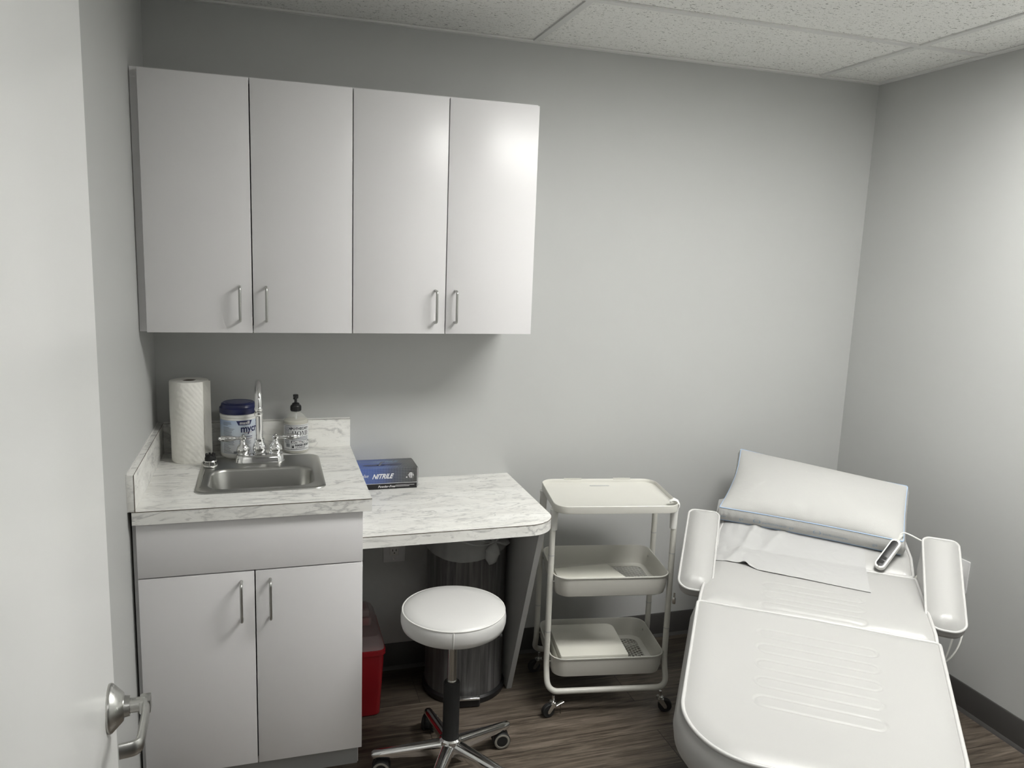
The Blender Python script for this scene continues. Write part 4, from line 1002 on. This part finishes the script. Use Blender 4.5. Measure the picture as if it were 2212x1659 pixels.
for f_, zf in ((.45, .15), (.9, .4), (1, .6), (.7, .85), (.15, 1)):
    cur = []
    for k in range(n):
        fr = k < nx_
        pk = P[k]; gz = pk.z-.0175
        wri = .0013*math.sin(k*1.1)*math.exp(-((k/nx_-.3)/.25)**2) if fr else 0
        v_ = pk+nor[k]*(.010*f_+wri*math.sin(math.pi*zf)); v_ = Vector((v_.x, v_.y, pk.z-gz*zf))
        V.append(v_); cur.append(len(V)-1)
    for k in range(n): Fc.append((prev[k], prev[(k+1) % n], cur[(k+1) % n], cur[k]))
    prev = cur
low = [V[i].copy() for i in prev]
Fc.append(tuple(prev))
me = bpy.data.meshes.new('p'); me.from_pydata([tuple(BW @ v) for v in V], [], Fc); me.update()
bm_ = bmesh.new(); bm_.from_mesh(me); bmesh.ops.recalc_face_normals(bm_, faces=bm_.faces); bm_.to_mesh(me); bm_.free()
pm = link('cushion', me, M['pillow'], pil, False, 80)
for lp in (P, low):
    pb = bmesh.new(); th = [lp[0]]
    for p in lp[1:]:
        if (p-th[-1]).length > .006: th.append(p)
    tube(pb, [BW @ p for p in th], .0019, 6, True); obj('piping', pb, M['pillow_pipe'], pil, False, 80)
# faint printing along the gusset
def gus(u, v):
    s = u; p = ptop(max(0, min(1, s)), 0); p2 = ptop(max(0, min(1, s+.01)), 0)
    gz = p.z-.0175; zf = 1-v
    zfs = [0, .15, .4, .6, .85, 1]; fs = [0, .45, .9, 1, .7, .15]
    y = p.y-(.010*float(np.interp(zf, zfs, fs))+.0030)
    return tuple(BW @ Vector((p.x, y, p.z-gz*zf)))
f_ = Flat()
def gtext(t, s0, v0, size): # size in metres across
    V_, F_ = text_geo(t, size, .1, 0, 'LEFT'); n_ = len(f_.V); f_.V += [(s0+v[0]/.62, v0+v[1]/.08) for v in V_]; f_.F += [tuple(i+n_ for i in q) for q in F_]
for s0 in (-.02, .22, .555, ):
    if s0 > 0:
        f_.ring(s0+.0, .5, .021, .16, .0035*1.3); gtext('Serta', s0-.015, .43, .0085)
        gtext('perfectsleeper', s0+.032, .42, .0145)
    else: gtext('per', s0+.03, .42, .0145)
for s0 in (.115, .40, .845):
    gtext('S', s0, .30, .022); gtext('S', s0+.016, .38, .016)
f_.build('printed_lettering', gus, M['blue_ink'], pil)

# remote
rN = BW @ Vector((.211, .004, .024)); rF = BW @ Vector((.266, .092, .070)); rc = (rN+rF)/2
rem = empty('remote_control', rc, BA, 'small white remote with dark button panel lying beside the pillow', 'remote control')
d_ = rF-rN; ln = d_.length; d_.normalize()
up = (BW.to_3x3() @ Vector((-.12, -.25, 1))).normalized(); sx_v = d_.cross(up).normalized(); up = sx_v.cross(d_)
Mr = Matrix((sx_v, d_, up)).transposed().to_4x4(); Mr.translation = rc
b = bmesh.new(); hw_, hl = .0185, .064
loft(b, [[(x, y, z) for x, y in rrect(-hw_+q, hw_-q, -hl+q, hl-q, .0165-q*.5, 8)] for q, z in ((.006, -.012), (.001, -.007), (0, .002), (.002, .008), (.006, .0095))]); b.transform(Mr); obj('shell', b, M['white_plastic'], rem)
b = bmesh.new(); prism(b, rrect(-.0118, .0118, -.056, .054, .0105, 8), .0092, .0106, .0004); b.transform(Mr); bp = obj('button_panel', b, M['black'], rem)
b = bmesh.new()
for k in range(2):
    box(b, -.0085, .0085, -.045+k*.016, -.033+k*.016, .0106, .0111, .0002)
b.transform(Mr); obj('button', b, M['rubber'], bp)
b = bmesh.new()
cp = [Mr @ Vector((.0, hl-.002, 0)), Mr @ Vector((.004, hl+.03, .012)), bedM @ Vector((.345, .80, .715)), bedM @ Vector((.385, .79, .705)), bedM @ Vector((.43, .80, .66)), bedM @ Vector((.46, .74, .58)), bedM @ Vector((.455, .62, .50)), bedM @ Vector((.40, .52, .44)), bedM @ Vector((.27, .42, .42))]
tube(b, spline(cp, 8), .0026, 10); tube(b, [cp[0], cp[0]+(cp[1]-cp[0])*.8], [.0055, .0035], 10); obj('cable', b, M['cable'], rem)
# power cord from the outlet
pc = empty('power_cord', (W-.02, -.74, .5), 0, 'white power cord hanging from the right wall outlet behind armrest', 'power cord')
b = bmesh.new(); box(b, W-.034, W-.0095, -.716, -.684, .500, .532, .004); obj('plug', b, M['white_plastic'], pc)
b = bmesh.new(); tube(b, spline([(W-.030, -.70, .516), (W-.055, -.715, .515), (W-.07, -.73, .46), (W-.05, -.755, .36), (W-.055, -.74, .2), (W-.08, -.70, .05), (W-.12, -.66, .006), (W-.3, -.58, .006)], 8), .0032, 8); obj('cord', b, M['cable'], pc)
